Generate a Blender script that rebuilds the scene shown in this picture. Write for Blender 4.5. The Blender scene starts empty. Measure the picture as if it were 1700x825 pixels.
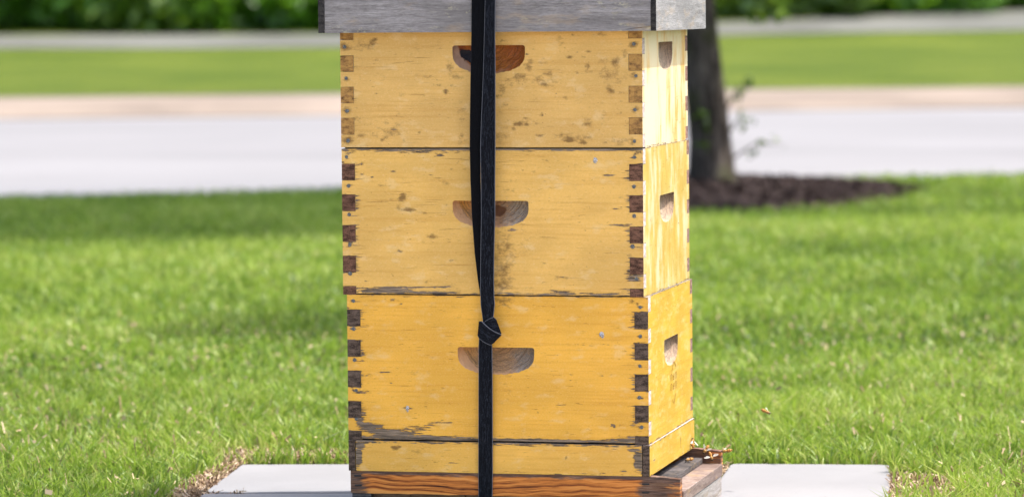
import bpy, bmesh, math, random
import numpy as np
from mathutils import Vector, Matrix
from mathutils.geometry import delaunay_2d_cdt

random.seed(7)
rng = np.random.default_rng(7)
scene = bpy.context.scene
COL = scene.collection
PI = math.pi

# ------------------------------------------------------------------ camera
CAM = Vector((1.4014, -5.9852, 0.7638))
YAW, PITCH, ROLL = 0.2247, -0.0642, -0.0083
FPX = 6259.5                                    # focal length in photo pixels (1700 wide)
_f = Vector((-math.sin(YAW) * math.cos(PITCH), math.cos(YAW) * math.cos(PITCH), math.sin(PITCH)))
_r0 = Vector((math.cos(YAW), math.sin(YAW), 0))
_u0 = _r0.cross(_f)
CR = math.cos(ROLL) * _r0 + math.sin(ROLL) * _u0
CU = -math.sin(ROLL) * _r0 + math.cos(ROLL) * _u0
CF = _f
cam_d = bpy.data.cameras.new('camera')
cam = bpy.data.objects.new('camera', cam_d)
COL.objects.link(cam)
rot = Matrix((CR, CU, -CF)).transposed()
cam.matrix_world = Matrix.Translation(CAM) @ rot.to_4x4()
cam_d.sensor_width = 36.0
cam_d.lens = FPX / 1700 * 36
cam_d.clip_start = 0.1
cam_d.clip_end = 2000
cam_d.dof.use_dof = True
cam_d.dof.focus_distance = 6.28
cam_d.dof.aperture_fstop = 5.0
scene.camera = cam

# ------------------------------------------------------------------ light
SUN_AZ = math.radians(15)       # from +X towards +Y
SUN_EL = math.radians(64.5)
sun_dir = Vector((math.cos(SUN_EL) * math.cos(SUN_AZ), math.cos(SUN_EL) * math.sin(SUN_AZ), math.sin(SUN_EL)))
world = bpy.data.worlds.new('World')
scene.world = world
world.use_nodes = True
wn = world.node_tree.nodes
sky = wn.new('ShaderNodeTexSky')
sky.sky_type = 'NISHITA'
sky.sun_disc = False
sky.sun_elevation = SUN_EL
sky.sun_rotation = PI / 2 - SUN_AZ
sky.air_density = 1.0
sky.dust_density = 4.0
sky.ozone_density = 1.0
world.node_tree.links.new(sky.outputs[0], wn['Background'].inputs[0])
wn['Background'].inputs[1].default_value = 0.15
sun_l = bpy.data.lights.new('sun', 'SUN')
sun_l.energy = 2.6
sun_l.angle = math.radians(0.5)
sun_l.color = (1.0, 0.96, 0.90)
sun = bpy.data.objects.new('sun', sun_l)
COL.objects.link(sun)
sun.rotation_euler = sun_dir.to_track_quat('Z', 'Y').to_euler()
sun.location = (3, 2, 6)

scene.view_settings.view_transform = 'Standard'
scene.view_settings.look = 'None'
scene.view_settings.gamma = 1
scene.view_settings.use_curve_mapping = False
scene.view_settings.exposure = 1.27
scene.render.engine = 'CYCLES'
scene.cycles.use_denoising = True
scene.cycles.max_bounces = 8
scene.cycles.transparent_max_bounces = 8
scene.cycles.sample_clamp_indirect = 6.0

# ------------------------------------------------------------------ helpers: photo geometry
def ray(px, py):
    return (CF + CR * ((px - 850) / FPX) - CU * ((py - 412.5) / FPX))

def at_y(px, py, y):
    d = ray(px, py); t = (y - CAM.y) / d.y
    return CAM + d * t

def at_z(px, py, z):
    d = ray(px, py); t = (z - CAM.z) / d.z
    return CAM + d * t

def G(lat, d, z=0.0):
    """ground frame: lateral / forward distance from the camera's foot"""
    return Vector((CAM.x + lat * math.cos(YAW) - d * math.sin(YAW), CAM.y + lat * math.sin(YAW) + d * math.cos(YAW), z))

def Ginv(p):
    dx, dy = p[0] - CAM.x, p[1] - CAM.y
    return (dx * math.cos(YAW) + dy * math.sin(YAW), -dx * math.sin(YAW) + dy * math.cos(YAW))

# ------------------------------------------------------------------ helpers: objects
def link(name, me, mats, parent=None, loc=(0, 0, 0), rotz=0.0):
    o = bpy.data.objects.new(name, me)
    COL.objects.link(o)
    if me is not None and mats is not None:
        if not isinstance(mats, (list, tuple)): mats = [mats]
        if len(me.materials) == 0:
            for m in mats: me.materials.append(m)
    o.location = loc
    o.rotation_euler = (0, 0, rotz)
    o.parent = parent
    return o

def empty(name, loc=(0, 0, 0), rotz=0.0, label=None, cat=None, group=None):
    o = bpy.data.objects.new(name, None)
    COL.objects.link(o)
    o.location = loc; o.rotation_euler = (0, 0, rotz); o.empty_display_size = 0.05
    if label: tag(o, label, cat, group)
    return o

def tag(o, label=None, cat=None, group=None, kind=None):
    if label: o['label'] = label
    if cat: o['category'] = cat
    if group: o['group'] = group
    if kind: o['kind'] = kind
    return o

def mesh(name, verts, faces, smooth=False, midx=None):
    me = bpy.data.meshes.new(name)
    me.from_pydata([tuple(v) for v in verts], [], faces)
    if smooth: me.polygons.foreach_set('use_smooth', [True] * len(me.polygons))
    if midx is not None: me.polygons.foreach_set('material_index', midx)
    me.update()
    return me

def bm_mesh(name, bm, smooth=False):
    me = bpy.data.meshes.new(name)
    bmesh.ops.recalc_face_normals(bm, faces=bm.faces)
    bm.to_mesh(me); bm.free()
    if smooth: me.polygons.foreach_set('use_smooth', [True] * len(me.polygons))
    return me

def fast_mesh(name, V, quads=None, tris=None, smooth=False, attrs=None):
    me = bpy.data.meshes.new(name)
    me.vertices.add(len(V)); me.vertices.foreach_set('co', np.asarray(V, np.float32).ravel())
    parts, starts, s = [], [], 0
    if quads is not None and len(quads):
        parts.append(np.asarray(quads, np.int32).ravel()); starts.append(s + 4 * np.arange(len(quads))); s += 4 * len(quads)
    if tris is not None and len(tris):
        parts.append(np.asarray(tris, np.int32).ravel()); starts.append(s + 3 * np.arange(len(tris))); s += 3 * len(tris)
    li = np.concatenate(parts); st = np.concatenate(starts).astype(np.int32)
    me.loops.add(len(li)); me.loops.foreach_set('vertex_index', li)
    me.polygons.add(len(st)); me.polygons.foreach_set('loop_start', st)
    if smooth: me.polygons.foreach_set('use_smooth', np.ones(len(st), bool))
    if attrs:
        for k, v in attrs.items():
            a = me.attributes.new(k, 'FLOAT', 'POINT'); a.data.foreach_set('value', np.asarray(v, np.float32))
    me.update(calc_edges=True)
    return me

def box_mesh(name, x0, x1, y0, y1, z0, z1, bev=0.0008, seg=1):
    bm = bmesh.new()
    bmesh.ops.create_cube(bm, size=1)
    for v in bm.verts:
        v.co = Vector(((x0 + x1) / 2 + v.co.x * (x1 - x0), (y0 + y1) / 2 + v.co.y * (y1 - y0), (z0 + z1) / 2 + v.co.z * (z1 - z0)))
    if bev: bmesh.ops.bevel(bm, geom=bm.edges[:], offset=bev, segments=seg, affect='EDGES', profile=0.5)
    return bm_mesh(name, bm)

def prism(name, pts, z0, z1, bev=0.0, segs=2):
    """closed outline (x, y) extruded from z0 to z1 with the top rim bevelled"""
    bm = bmesh.new()
    vs = [bm.verts.new((p[0], p[1], z0)) for p in pts]
    f = bm.faces.new(vs)
    r = bmesh.ops.extrude_face_region(bm, geom=[f])
    top = [g for g in r['geom'] if isinstance(g, bmesh.types.BMVert)]
    for v in top: v.co.z = z1
    bm.verts.ensure_lookup_table()
    if bev:
        es = [e for e in bm.edges if all(abs(v.co.z - z1) < 1e-6 for v in e.verts)]
        bmesh.ops.bevel(bm, geom=es, offset=bev, segments=segs, affect='EDGES', profile=0.5)
    return bm_mesh(name, bm)

def tube(path, radii, n=10, cap=True, jitter=0.0):
    """verts, faces of a tapered tube along a list of points"""
    P = [Vector(p) for p in path]
    V, F = [], []
    up = Vector((0.31, 0.77, 0.2)).normalized()
    for i, p in enumerate(P):
        t = (P[min(i + 1, len(P) - 1)] - P[max(i - 1, 0)]).normalized()
        a = t.cross(up)
        if a.length < 1e-4: a = t.cross(Vector((1, 0, 0)))
        a.normalize(); b = t.cross(a)
        for k in range(n):
            th = 2 * PI * k / n
            rr = radii[i] * (1 + jitter * math.sin(3 * th + i * 1.3) + jitter * random.uniform(-.6, .6))
            V.append(p + (a * math.cos(th) + b * math.sin(th)) * rr)
    for i in range(len(P) - 1):
        for k in range(n):
            F.append((i * n + k, i * n + (k + 1) % n, (i + 1) * n + (k + 1) % n, (i + 1) * n + k))
    if cap:
        F.append(tuple(range(n - 1, -1, -1))); F.append(tuple(range((len(P) - 1) * n, len(P) * n)))
    return V, F

def join_parts(lst):
    V, F = [], []
    for v, f in lst:
        o = len(V); V += list(v); F += [tuple(i + o for i in q) for q in f]
    return V, F

# ------------------------------------------------------------------ helpers: materials
class NB:
    def __init__(self, name):
        self.m = bpy.data.materials.new(name); self.m.use_nodes = True
        self.t = self.m.node_tree; self.t.nodes.clear()
        self.out = self.t.nodes.new('ShaderNodeOutputMaterial')
    def n(self, typ, ins=None, **props):
        nd = self.t.nodes.new('ShaderNode' + typ)
        for k, v in props.items(): setattr(nd, k, v)
        for k, v in (ins or {}).items():
            s = nd.inputs[k]
            if isinstance(v, bpy.types.NodeSocket): self.t.links.new(v, s)
            else: s.default_value = v
        return nd
    def math(self, op, a, b=0.0, clamp=False):
        return self.n('Math', {0: a, 1: b}, operation=op, use_clamp=clamp).outputs[0]
    def mix(self, f, a, b, mode='MIX'):
        nd = self.t.nodes.new('ShaderNodeMix'); nd.data_type = 'RGBA'; nd.blend_type = mode; nd.clamp_factor = True
        for s, v in ((nd.inputs[0], f), (nd.inputs[6], a), (nd.inputs[7], b)):
            if isinstance(v, bpy.types.NodeSocket): self.t.links.new(v, s)
            else: s.default_value = (v if not isinstance(v, tuple) or len(v) == 4 else (*v, 1))
        return nd.outputs[2]
    def coords(self, scale=(1, 1, 1), off=(0, 0, 0), src='Object', rot=(0, 0, 0)):
        tc = self.n('TexCoord').outputs[src]
        return self.n('Mapping', {'Vector': tc, 'Scale': scale, 'Location': off, 'Rotation': rot}).outputs[0]
    def noise(self, vec, scale=1.0, detail=4.0, rough=0.55, dist=0.0):
        return self.n('TexNoise', {'Vector': vec, 'Scale': scale, 'Detail': detail, 'Roughness': rough, 'Distortion': dist}).outputs[0]
    def smooth(self, x, a, b, lo=0.0, hi=1.0):
        return self.n('MapRange', {0: x, 1: a, 2: b, 3: lo, 4: hi}, interpolation_type='SMOOTHSTEP').outputs[0]
    def ramp(self, x, stops):
        nd = self.n('ValToRGB', {0: x})
        el = nd.color_ramp.elements
        while len(el) < len(stops): el.new(0.5)
        for e, (p, c) in zip(el, stops):
            e.position = p; e.color = (*c, 1)
        return nd.outputs[0]
    def attr(self, name):
        return self.n('Attribute', attribute_name=name).outputs['Fac']
    def bump(self, h, strength=0.4, dist=0.001):
        return self.n('Bump', {'Height': h, 'Strength': strength, 'Distance': dist}).outputs[0]
    def principled(self, color, rough=0.6, spec=0.3, normal=None, **kw):
        ins = {'Base Color': color if not isinstance(color, tuple) else (*color[:3], 1), 'Roughness': rough, 'Specular IOR Level': spec}
        ins.update(kw)
        p = self.n('BsdfPrincipled', ins)
        if normal is not None: self.t.links.new(normal, p.inputs['Normal'])
        self.t.links.new(p.outputs[0], self.out.inputs[0])
        return self.m

def sc(c, k): return tuple(x * k for x in c)

def mat_paint(name, base, seed=0, vertical=False, gloss=0.55, under=(0.30, 0.225, 0.16), streakamp=1.5, mottle=None):
    b = NB(name)
    o = (seed * 3.7, seed * 1.3, seed * 2.1)
    wear, dirt = b.attr('wear'), b.attr('dirt')
    streak = b.noise(b.coords((38, 38, 400), o), 1, 6, 0.65)
    chip = b.noise(b.coords((110, 110, 300), o), 1, 4, 0.6)
    s = b.math('ADD', b.math('MULTIPLY', b.math('SUBTRACT', streak, 0.5), streakamp), b.math('MULTIPLY', b.math('SUBTRACT', chip, 0.5), 0.45))
    m = b.math('ADD', wear, s)
    loss = b.smooth(m, 0.46, 0.56)
    halo = b.smooth(m, 0.30, 0.50)
    # paint colour: blotches, grain telegraphing through, fine checks
    blot = b.noise(b.coords((9, 9, 14), o), 1, 3, 0.5)
    g = b.noise(b.coords((7, 7, 210) if not vertical else (60, 60, 16), o), 1, 5, 0.6)
    col = b.mix(b.smooth(blot, 0.35, 0.7), sc(base, 0.90), sc(base, 1.07))
    col = b.mix(b.math('MULTIPLY', b.smooth(g, 0.45, 0.72), 0.5), col, (base[0] * 0.80, base[1] * 0.70, base[2] * 0.52))
    g2 = b.noise(b.coords((16, 16, 520), o), 1, 3, 0.6)
    patch = b.noise(b.coords((14, 14, 45), (o[1], o[0], o[2])), 1, 3)
    check = b.math('MULTIPLY', b.smooth(g2, 0.62, 0.70), b.smooth(patch, 0.47, 0.62))
    col = b.mix(b.math('MULTIPLY', check, 0.55), col, (base[0] * 0.42, base[1] * 0.32, base[2] * 0.22))
    speck = b.noise(b.coords((160, 160, 210), o), 1, 2)
    col = b.mix(b.math('MULTIPLY', b.smooth(speck, 0.70, 0.76), 0.5), col, (base[0] * 0.4, base[1] * 0.3, base[2] * 0.2))
    fade = b.noise(b.coords((30, 30, 60), (o[2], o[1], o[0])), 1, 4)
    col = b.mix(b.math('MULTIPLY', b.smooth(fade, 0.54, 0.72), 0.32), col, (0.84, 0.64, 0.34))
    mic = b.noise(b.coords((330, 330, 480), o), 1, 3, 0.7)
    col = b.mix(b.math('MULTIPLY', b.smooth(mic, 0.50, 0.30), 0.22), col, sc(base, 0.62))
    col = b.mix(b.math('MULTIPLY', b.smooth(mic, 0.54, 0.72), 0.20), col, (0.90, 0.70, 0.42))
    tick = b.noise(b.coords((70, 70, 650), (o[1], o[2], o[0])), 1, 2)
    tp = b.noise(b.coords((22, 22, 30), (o[0], o[2], o[1])), 1, 2)
    tk = b.math('MULTIPLY', b.smooth(tick, 0.66, 0.72), b.smooth(tp, 0.44, 0.60))
    col = b.mix(b.math('MULTIPLY', tk, 0.6), col, (base[0] * 0.34, base[1] * 0.26, base[2] * 0.2))
    if mottle:
        ms, ma, mc, m0, m1 = mottle
        mo = b.noise(b.coords(ms, o, rot=(0, 0.18, 0)), 1, 5, 0.65)
        col = b.mix(b.math('MULTIPLY', b.smooth(mo, m0, m1), ma), col, mc)
        col = b.mix(b.math('MULTIPLY', b.smooth(mo, 0.46, 0.28), ma), col, (base[0] * 0.92, base[1] * 0.70, base[2] * 0.40))
    # grime
    gr = b.noise(b.coords((75, 75, 120), o), 1, 5, 0.7)
    dm = b.smooth(b.math('ADD', dirt, b.math('MULTIPLY', b.math('SUBTRACT', gr, 0.5), 1.6)), 0.20, 0.80)
    dm = b.math('MULTIPLY', dm, b.smooth(dirt, 0.0, 0.25))
    col = b.mix(b.math('MULTIPLY', dm, 0.8), col, (0.15, 0.075, 0.022))
    col = b.mix(b.math('MULTIPLY', halo, 0.45), col, (base[0] * 0.55, base[1] * 0.5, base[2] * 0.5))
    # bare weathered wood under the paint
    wg = b.noise(b.coords((20, 20, 560), o), 1, 5, 0.7)
    wood = b.ramp(wg, [(0.30, (0.018, 0.016, 0.016)), (0.46, sc(under, 0.42)), (0.60, under), (0.75, sc(under, 1.5))])
    col = b.mix(loss, col, wood)
    h = b.math('ADD', b.math('MULTIPLY', g, 0.35), b.math('ADD', b.math('MULTIPLY', loss, -1.0), b.math('MULTIPLY', check, -0.7)))
    h = b.math('ADD', h, b.math('MULTIPLY', speck, 0.15))
    ro = b.math('ADD', gloss, b.math('MULTIPLY', loss, 0.85 - gloss))
    return b.principled(col, ro, 0.25, b.bump(b.math('ADD', h, b.math('MULTIPLY', mic, 0.25)), 0.6, 0.001))

def mat_endgrain(name, dark, light, seed=0, paint=None, pamt=0.0):
    b = NB(name)
    o = (seed * 5.1, seed, seed * 2.2)
    sp = b.noise(b.coords((620, 620, 620), o), 1, 3, 0.7)
    ring = b.noise(b.coords((60, 60, 190), o, rot=(0.4, 0.5, 0.2)), 1, 4, 0.6)
    col = b.mix(b.smooth(ring, 0.35, 0.68), dark, light)
    col = b.mix(b.smooth(sp, 0.52, 0.75), col, sc(light, 1.45))
    col = b.mix(b.smooth(sp, 0.45, 0.28), col, sc(dark, 0.3))
    if paint:
        pn = b.noise(b.coords((90, 90, 170), o), 1, 5, 0.7)
        col = b.mix(b.math('MULTIPLY', b.smooth(pn, 0.50 - pamt * 0.3, 0.86 - pamt * 0.3), 0.85), col, paint)
    return b.principled(col, 0.85, 0.15, b.bump(b.math('ADD', sp, ring), 0.7, 0.0006))

def mat_greywood(name, dark, mid, light, seed=0, lichen=0.0, tan=0.0, axis='x'):
    b = NB(name)
    o = (seed * 4.1, seed * 1.7, seed * 3.3)
    sA, sB = ((7, 7, 120), (42, 42, 620)) if axis == 'x' else ((120, 120, 7), (620, 620, 42))
    warp = b.noise(b.coords((5, 5, 9), o), 1, 2)
    cv = b.coords(sA, o)
    cv2 = b.n('VectorMath', {0: cv, 1: b.n('CombineXYZ', {0: 0.0, 1: 0.0, 2: b.math('MULTIPLY', warp, 4.5)}).outputs[0]}, operation='ADD').outputs[0]
    n1 = b.noise(cv2, 1, 5, 0.62)
    n2 = b.noise(b.coords(sB, o), 1, 4, 0.7)
    f = b.math('ADD', b.math('MULTIPLY', n1, 0.36), b.math('ADD', b.math('MULTIPLY', n2, 0.40), b.math('MULTIPLY', b.noise(b.coords((140, 140, 520) if axis == 'x' else (520, 520, 140), o), 1, 3, 0.7), 0.24)))
    col = b.ramp(f, [(0.34, sc(dark, 0.35)), (0.42, dark), (0.52, mid), (0.62, light), (0.72, sc(light, 1.35))])
    big = b.noise(b.coords((5, 5, 12), o), 1, 3)
    col = b.mix(b.math('MULTIPLY', b.smooth(big, 0.40, 0.68), 0.55), col, sc(dark, 0.9))
    if lichen:
        ln = b.noise(b.coords((60, 60, 150), o), 1, 5, 0.7)
        lb = b.noise(b.coords((9, 9, 16), (o[2], o[0], o[1])), 1, 2)
        lm = b.math('MULTIPLY', b.smooth(ln, 0.55, 0.66), b.smooth(lb, 0.46, 0.62))
        col = b.mix(b.math('MULTIPLY', lm, lichen), col, (0.46, 0.43, 0.29))
    if tan:
        tn = b.noise(b.coords((18, 18, 60), (o[1], o[2], o[0])), 1, 3)
        col = b.mix(b.math('MULTIPLY', b.smooth(tn, 0.55, 0.7), tan), col, (0.50, 0.34, 0.16))
    return b.principled(col, 0.85, 0.2, b.bump(f, 0.8, 0.0012))

# ------------------------------------------------------------------ setting: lawn, road, kerb, bank, path, hill
Z_SLAB = -0.085
Z_SOIL = -0.100
def gd(px, py, z=Z_SOIL):
    return Ginv(at_z(px, py, z))

roadA = gd(20, 333); roadB = gd(1680, 294)          # near edge of the road
_rs = (roadB[1] - roadA[1]) / (roadB[0] - roadA[0])
def road_near(lat): return roadA[1] + (lat - roadA[0]) * _rs
kerbA = gd(20, 199, Z_SOIL - 0.02); kerbB = gd(1680, 180, Z_SOIL - 0.02)
_ks = (kerbB[1] - kerbA[1]) / (kerbB[0] - kerbA[0])
def road_far(lat): return kerbA[1] + (lat - kerbA[0]) * _ks
Z_ROAD = Z_SOIL - 0.02
D_BANK = gd(850, 152, Z_SOIL + 0.10)[1]              # back edge of the pavement beyond the road
def bank_near(lat): return D_BANK + lat * _ks

def hill_z(s):
    """height of the far bank, s = metres beyond the pavement"""
    xs = [0, 9, 13, 23, 45, 120, 700]; zs = [Z_SOIL + 0.10, 0.25, 0.42, 1.15, 3.4, 9, 30]
    return float(np.interp(s, xs, zs))

def sheet(name, fn, lats, ts, mat, smooth=True):
    V, F = [], []
    for a in lats:
        for t in ts: V.append(fn(a, t))
    n = len(ts)
    for i in range(len(lats) - 1):
        for j in range(n - 1):
            F.append((i * n + j, (i + 1) * n + j, (i + 1) * n + j + 1, i * n + j + 1))
    me = mesh(name, V, F, smooth)
    o = link(name, me, mat); o['kind'] = 'structure'
    return o

def mat_soil():
    b = NB('lawn soil')
    n = b.noise(b.coords((1, 1, 1)), 90, 6, 0.7)
    n2 = b.noise(b.coords((1, 1, 1)), 1.1, 4, 0.6)
    col = b.ramp(n, [(0.3, (0.020, 0.028, 0.008)), (0.5, (0.055, 0.065, 0.020)), (0.7, (0.16, 0.12, 0.06))])
    col = b.mix(b.math('MULTIPLY', b.smooth(n2, 0.3, 0.6), 0.75), col, (0.13, 0.19, 0.03))
    return b.principled(col, 0.95, 0.1, b.bump(n, 1.0, 0.01))
def mat_grassfield(name, a, c, seed):
    b = NB(name)
    n = b.noise(b.coords((1, 1, 1), (seed, 0, 0)), 0.55, 5, 0.6)
    f = b.noise(b.coords((1, 1, 1), (seed, 0, 0)), 24, 5, 0.75)
    col = b.mix(b.smooth(n, 0.35, 0.68), a, c)
    col = b.mix(b.math('MULTIPLY', b.smooth(f, 0.42, 0.7), 0.6), col, sc(a, 0.45))
    return b.principled(col, 0.9, 0.1, b.bump(f, 1.0, 0.06))
def mat_concrete(name, base, var=0.12, scale=1.0, rough=0.9, band=0.0):
    b = NB(name)
    n = b.noise(b.coords((1, 1, 1)), 2.2 * scale, 5, 0.6)
    f = b.noise(b.coords((1, 1, 1)), 160 * scale, 4, 0.7)
    col = b.mix(b.smooth(n, 0.3, 0.7), sc(base, 1 - var), sc(base, 1 + var * 0.5))
    col = b.mix(b.math('MULTIPLY', b.smooth(f, 0.55, 0.75), 0.25), col, sc(base, 0.55))
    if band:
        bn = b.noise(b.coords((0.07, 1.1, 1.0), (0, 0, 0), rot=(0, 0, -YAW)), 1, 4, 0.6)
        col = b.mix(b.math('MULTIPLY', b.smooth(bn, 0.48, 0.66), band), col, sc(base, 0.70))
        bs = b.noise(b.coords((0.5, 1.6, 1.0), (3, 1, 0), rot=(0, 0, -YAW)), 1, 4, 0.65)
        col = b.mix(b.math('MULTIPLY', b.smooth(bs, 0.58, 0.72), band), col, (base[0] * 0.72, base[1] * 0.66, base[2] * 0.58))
    pit = b.noise(b.coords((1, 1, 1), (5, 5, 5)), 55 * scale, 3, 0.6)
    col = b.mix(b.math('MULTIPLY', b.smooth(pit, 0.68, 0.76), 0.45), col, sc(base, 0.45))
    return b.principled(col, rough, 0.15, b.bump(f, 0.35, 0.0012))

M_soil = mat_soil()
lat_w = [-150, -60, -25, -12, -6, -3, -1, 1, 3, 6, 12, 25, 60, 150]
lawn = sheet('lawn', lambda a, t: G(a, -60 + (road_near(a) + 60) * t, Z_SOIL), lat_w, [0, 0.5, 0.8, 0.9, 0.96, 1.0], M_soil)
M_bounce_patio = mat_concrete('sandy concrete patio', (0.39, 0.345, 0.29), 0.14, 0.6)
bounce_patio = sheet('bounce_patio', lambda a, t: G(a, t, Z_SOIL + 0.012), [-4.5, -2, 0, 2, 4.5], [-7, -3, 0, 3, 6.02], M_bounce_patio)  # added out of view to bounce sunlight onto the hive's shaded front
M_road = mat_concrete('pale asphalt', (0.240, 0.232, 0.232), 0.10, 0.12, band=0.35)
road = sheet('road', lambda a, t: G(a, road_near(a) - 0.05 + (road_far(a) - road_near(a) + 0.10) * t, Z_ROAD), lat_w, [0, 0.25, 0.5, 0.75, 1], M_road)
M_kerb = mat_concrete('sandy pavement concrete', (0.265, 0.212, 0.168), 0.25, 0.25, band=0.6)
def kerb_fn(a, t):
    d0, d1 = road_far(a), bank_near(a)
    tt = [0, 0.004, 0.20, 0.30, 1.0][int(t)]
    zz = [Z_ROAD - 0.05, Z_ROAD + 0.012, Z_ROAD + 0.05, Z_SOIL + 0.080, Z_SOIL + 0.095][int(t)]
    return G(a, d0 + (d1 - d0 + 0.05) * tt, zz)
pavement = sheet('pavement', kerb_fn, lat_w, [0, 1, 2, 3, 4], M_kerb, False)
M_bank = mat_grassfield('far lawn', (0.115, 0.170, 0.018), (0.185, 0.235, 0.030), 3)
bank = sheet('bank', lambda a, s: G(a, bank_near(a) + s, hill_z(s)), [-150, -60, -30, -20, -14, -10, -7, -4, -2, 0, 2, 4, 7, 10, 14, 20, 30, 60, 150], [0, 3, 6, 9, 11, 13, 16, 19, 23, 30, 45, 120, 700], M_bank)

def hill_hit(px, py):
    """distance at which a photo ray meets the far bank"""
    d = ray(px, py); dg = math.hypot(d.x, d.y)
    for k in range(2000):
        t = 30 + k * 0.03
        p = CAM + d * t; la, dd = Ginv(p)
        if p.z <= hill_z(dd - bank_near(la)): return la, dd, p.z
    return None
# concrete path winding over the bank
lo = [(-420, 87), (0, 82), (280, 82), (560, 80), (900, 70), (1215, 60), (1460, 55), (1700, 52), (2100, 44)]
hi = [(-420, 66), (0, 61), (280, 60), (560, 59), (900, 46), (1215, 39), (1460, 28), (1700, 19), (2100, 8)]
V, F = [], []
K = 64
for i in range(K + 1):
    x = -1500 + 4600 * i / K
    yl = np.interp(x, [p[0] for p in lo], [p[1] for p in lo]); yh = np.interp(x, [p[0] for p in hi], [p[1] for p in hi])
    for j in range(5):
        y = yl + (yh - yl) * j / 4
        h = hill_hit(x, y)
        la, dd, z = h
        V.append(G(la, dd, hill_z(dd - bank_near(la)) + 0.012))
for i in range(K):
    for j in range(4): F.append((i * 5 + j, (i + 1) * 5 + j, (i + 1) * 5 + j + 1, i * 5 + j + 1))
path = link('path', mesh('path', V, F, True), mat_concrete('path concrete', (0.145, 0.145, 0.125), 0.25, 0.3)); path['kind'] = 'structure'

# ------------------------------------------------------------------ hive geometry
W, DP, TH = 0.505, 0.413, 0.0222
HB = 0.2402
Z1, Z2, Z3 = 0.0511, 0.2912, 0.5316

def resample(loop, sp):
    out = []
    for i in range(len(loop)):
        a, b = loop[i], loop[(i + 1) % len(loop)]
        n = max(1, int(round(math.dist(a, b) / sp)))
        for k in range(n): out.append((a[0] + (b[0] - a[0]) * k / n, a[1] + (b[1] - a[1]) * k / n))
    return out

def inside(P, loop):
    x, y = P[:, 0], P[:, 1]
    r = np.zeros(len(P), bool)
    n = len(loop)
    for i in range(n):
        x1, y1 = loop[i]; x2, y2 = loop[(i + 1) % n]
        c = ((y1 > y) != (y2 > y)) & (x < (x2 - x1) * (y - y1) / ((y2 - y1) or 1e-12) + x1)
        r ^= c
    return r

def handle_cols(x0, zt, w, h, n=44, rc=0.0045):
    """columns (x, bottom z, top z) of a D-shaped hand hold with softened upper corners"""
    out = []
    for k in range(n + 1):
        a = PI * k / n
        dx = -w / 2 * math.cos(a)
        e = max(0.0, abs(dx) - (w / 2 - rc)) / rc
        top = rc * (1 - math.sqrt(max(0.0, 1 - e * e)))
        wob = 1 + 0.018 * math.sin(k * 2.3) + 0.012 * math.sin(k * 5.1)
        drop = rc + (h - rc) * max(0.0, math.sin(a)) ** 0.55 * wob
        out.append((x0 + dx, zt - drop, zt - top))
    return out

def handle_loop(x0, zt, w, h):
    c = handle_cols(x0, zt, w, h)
    return [(x, zb) for x, zb, _ in c] + [(x, z) for x, _, z in c[-2:0:-1]]

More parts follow.
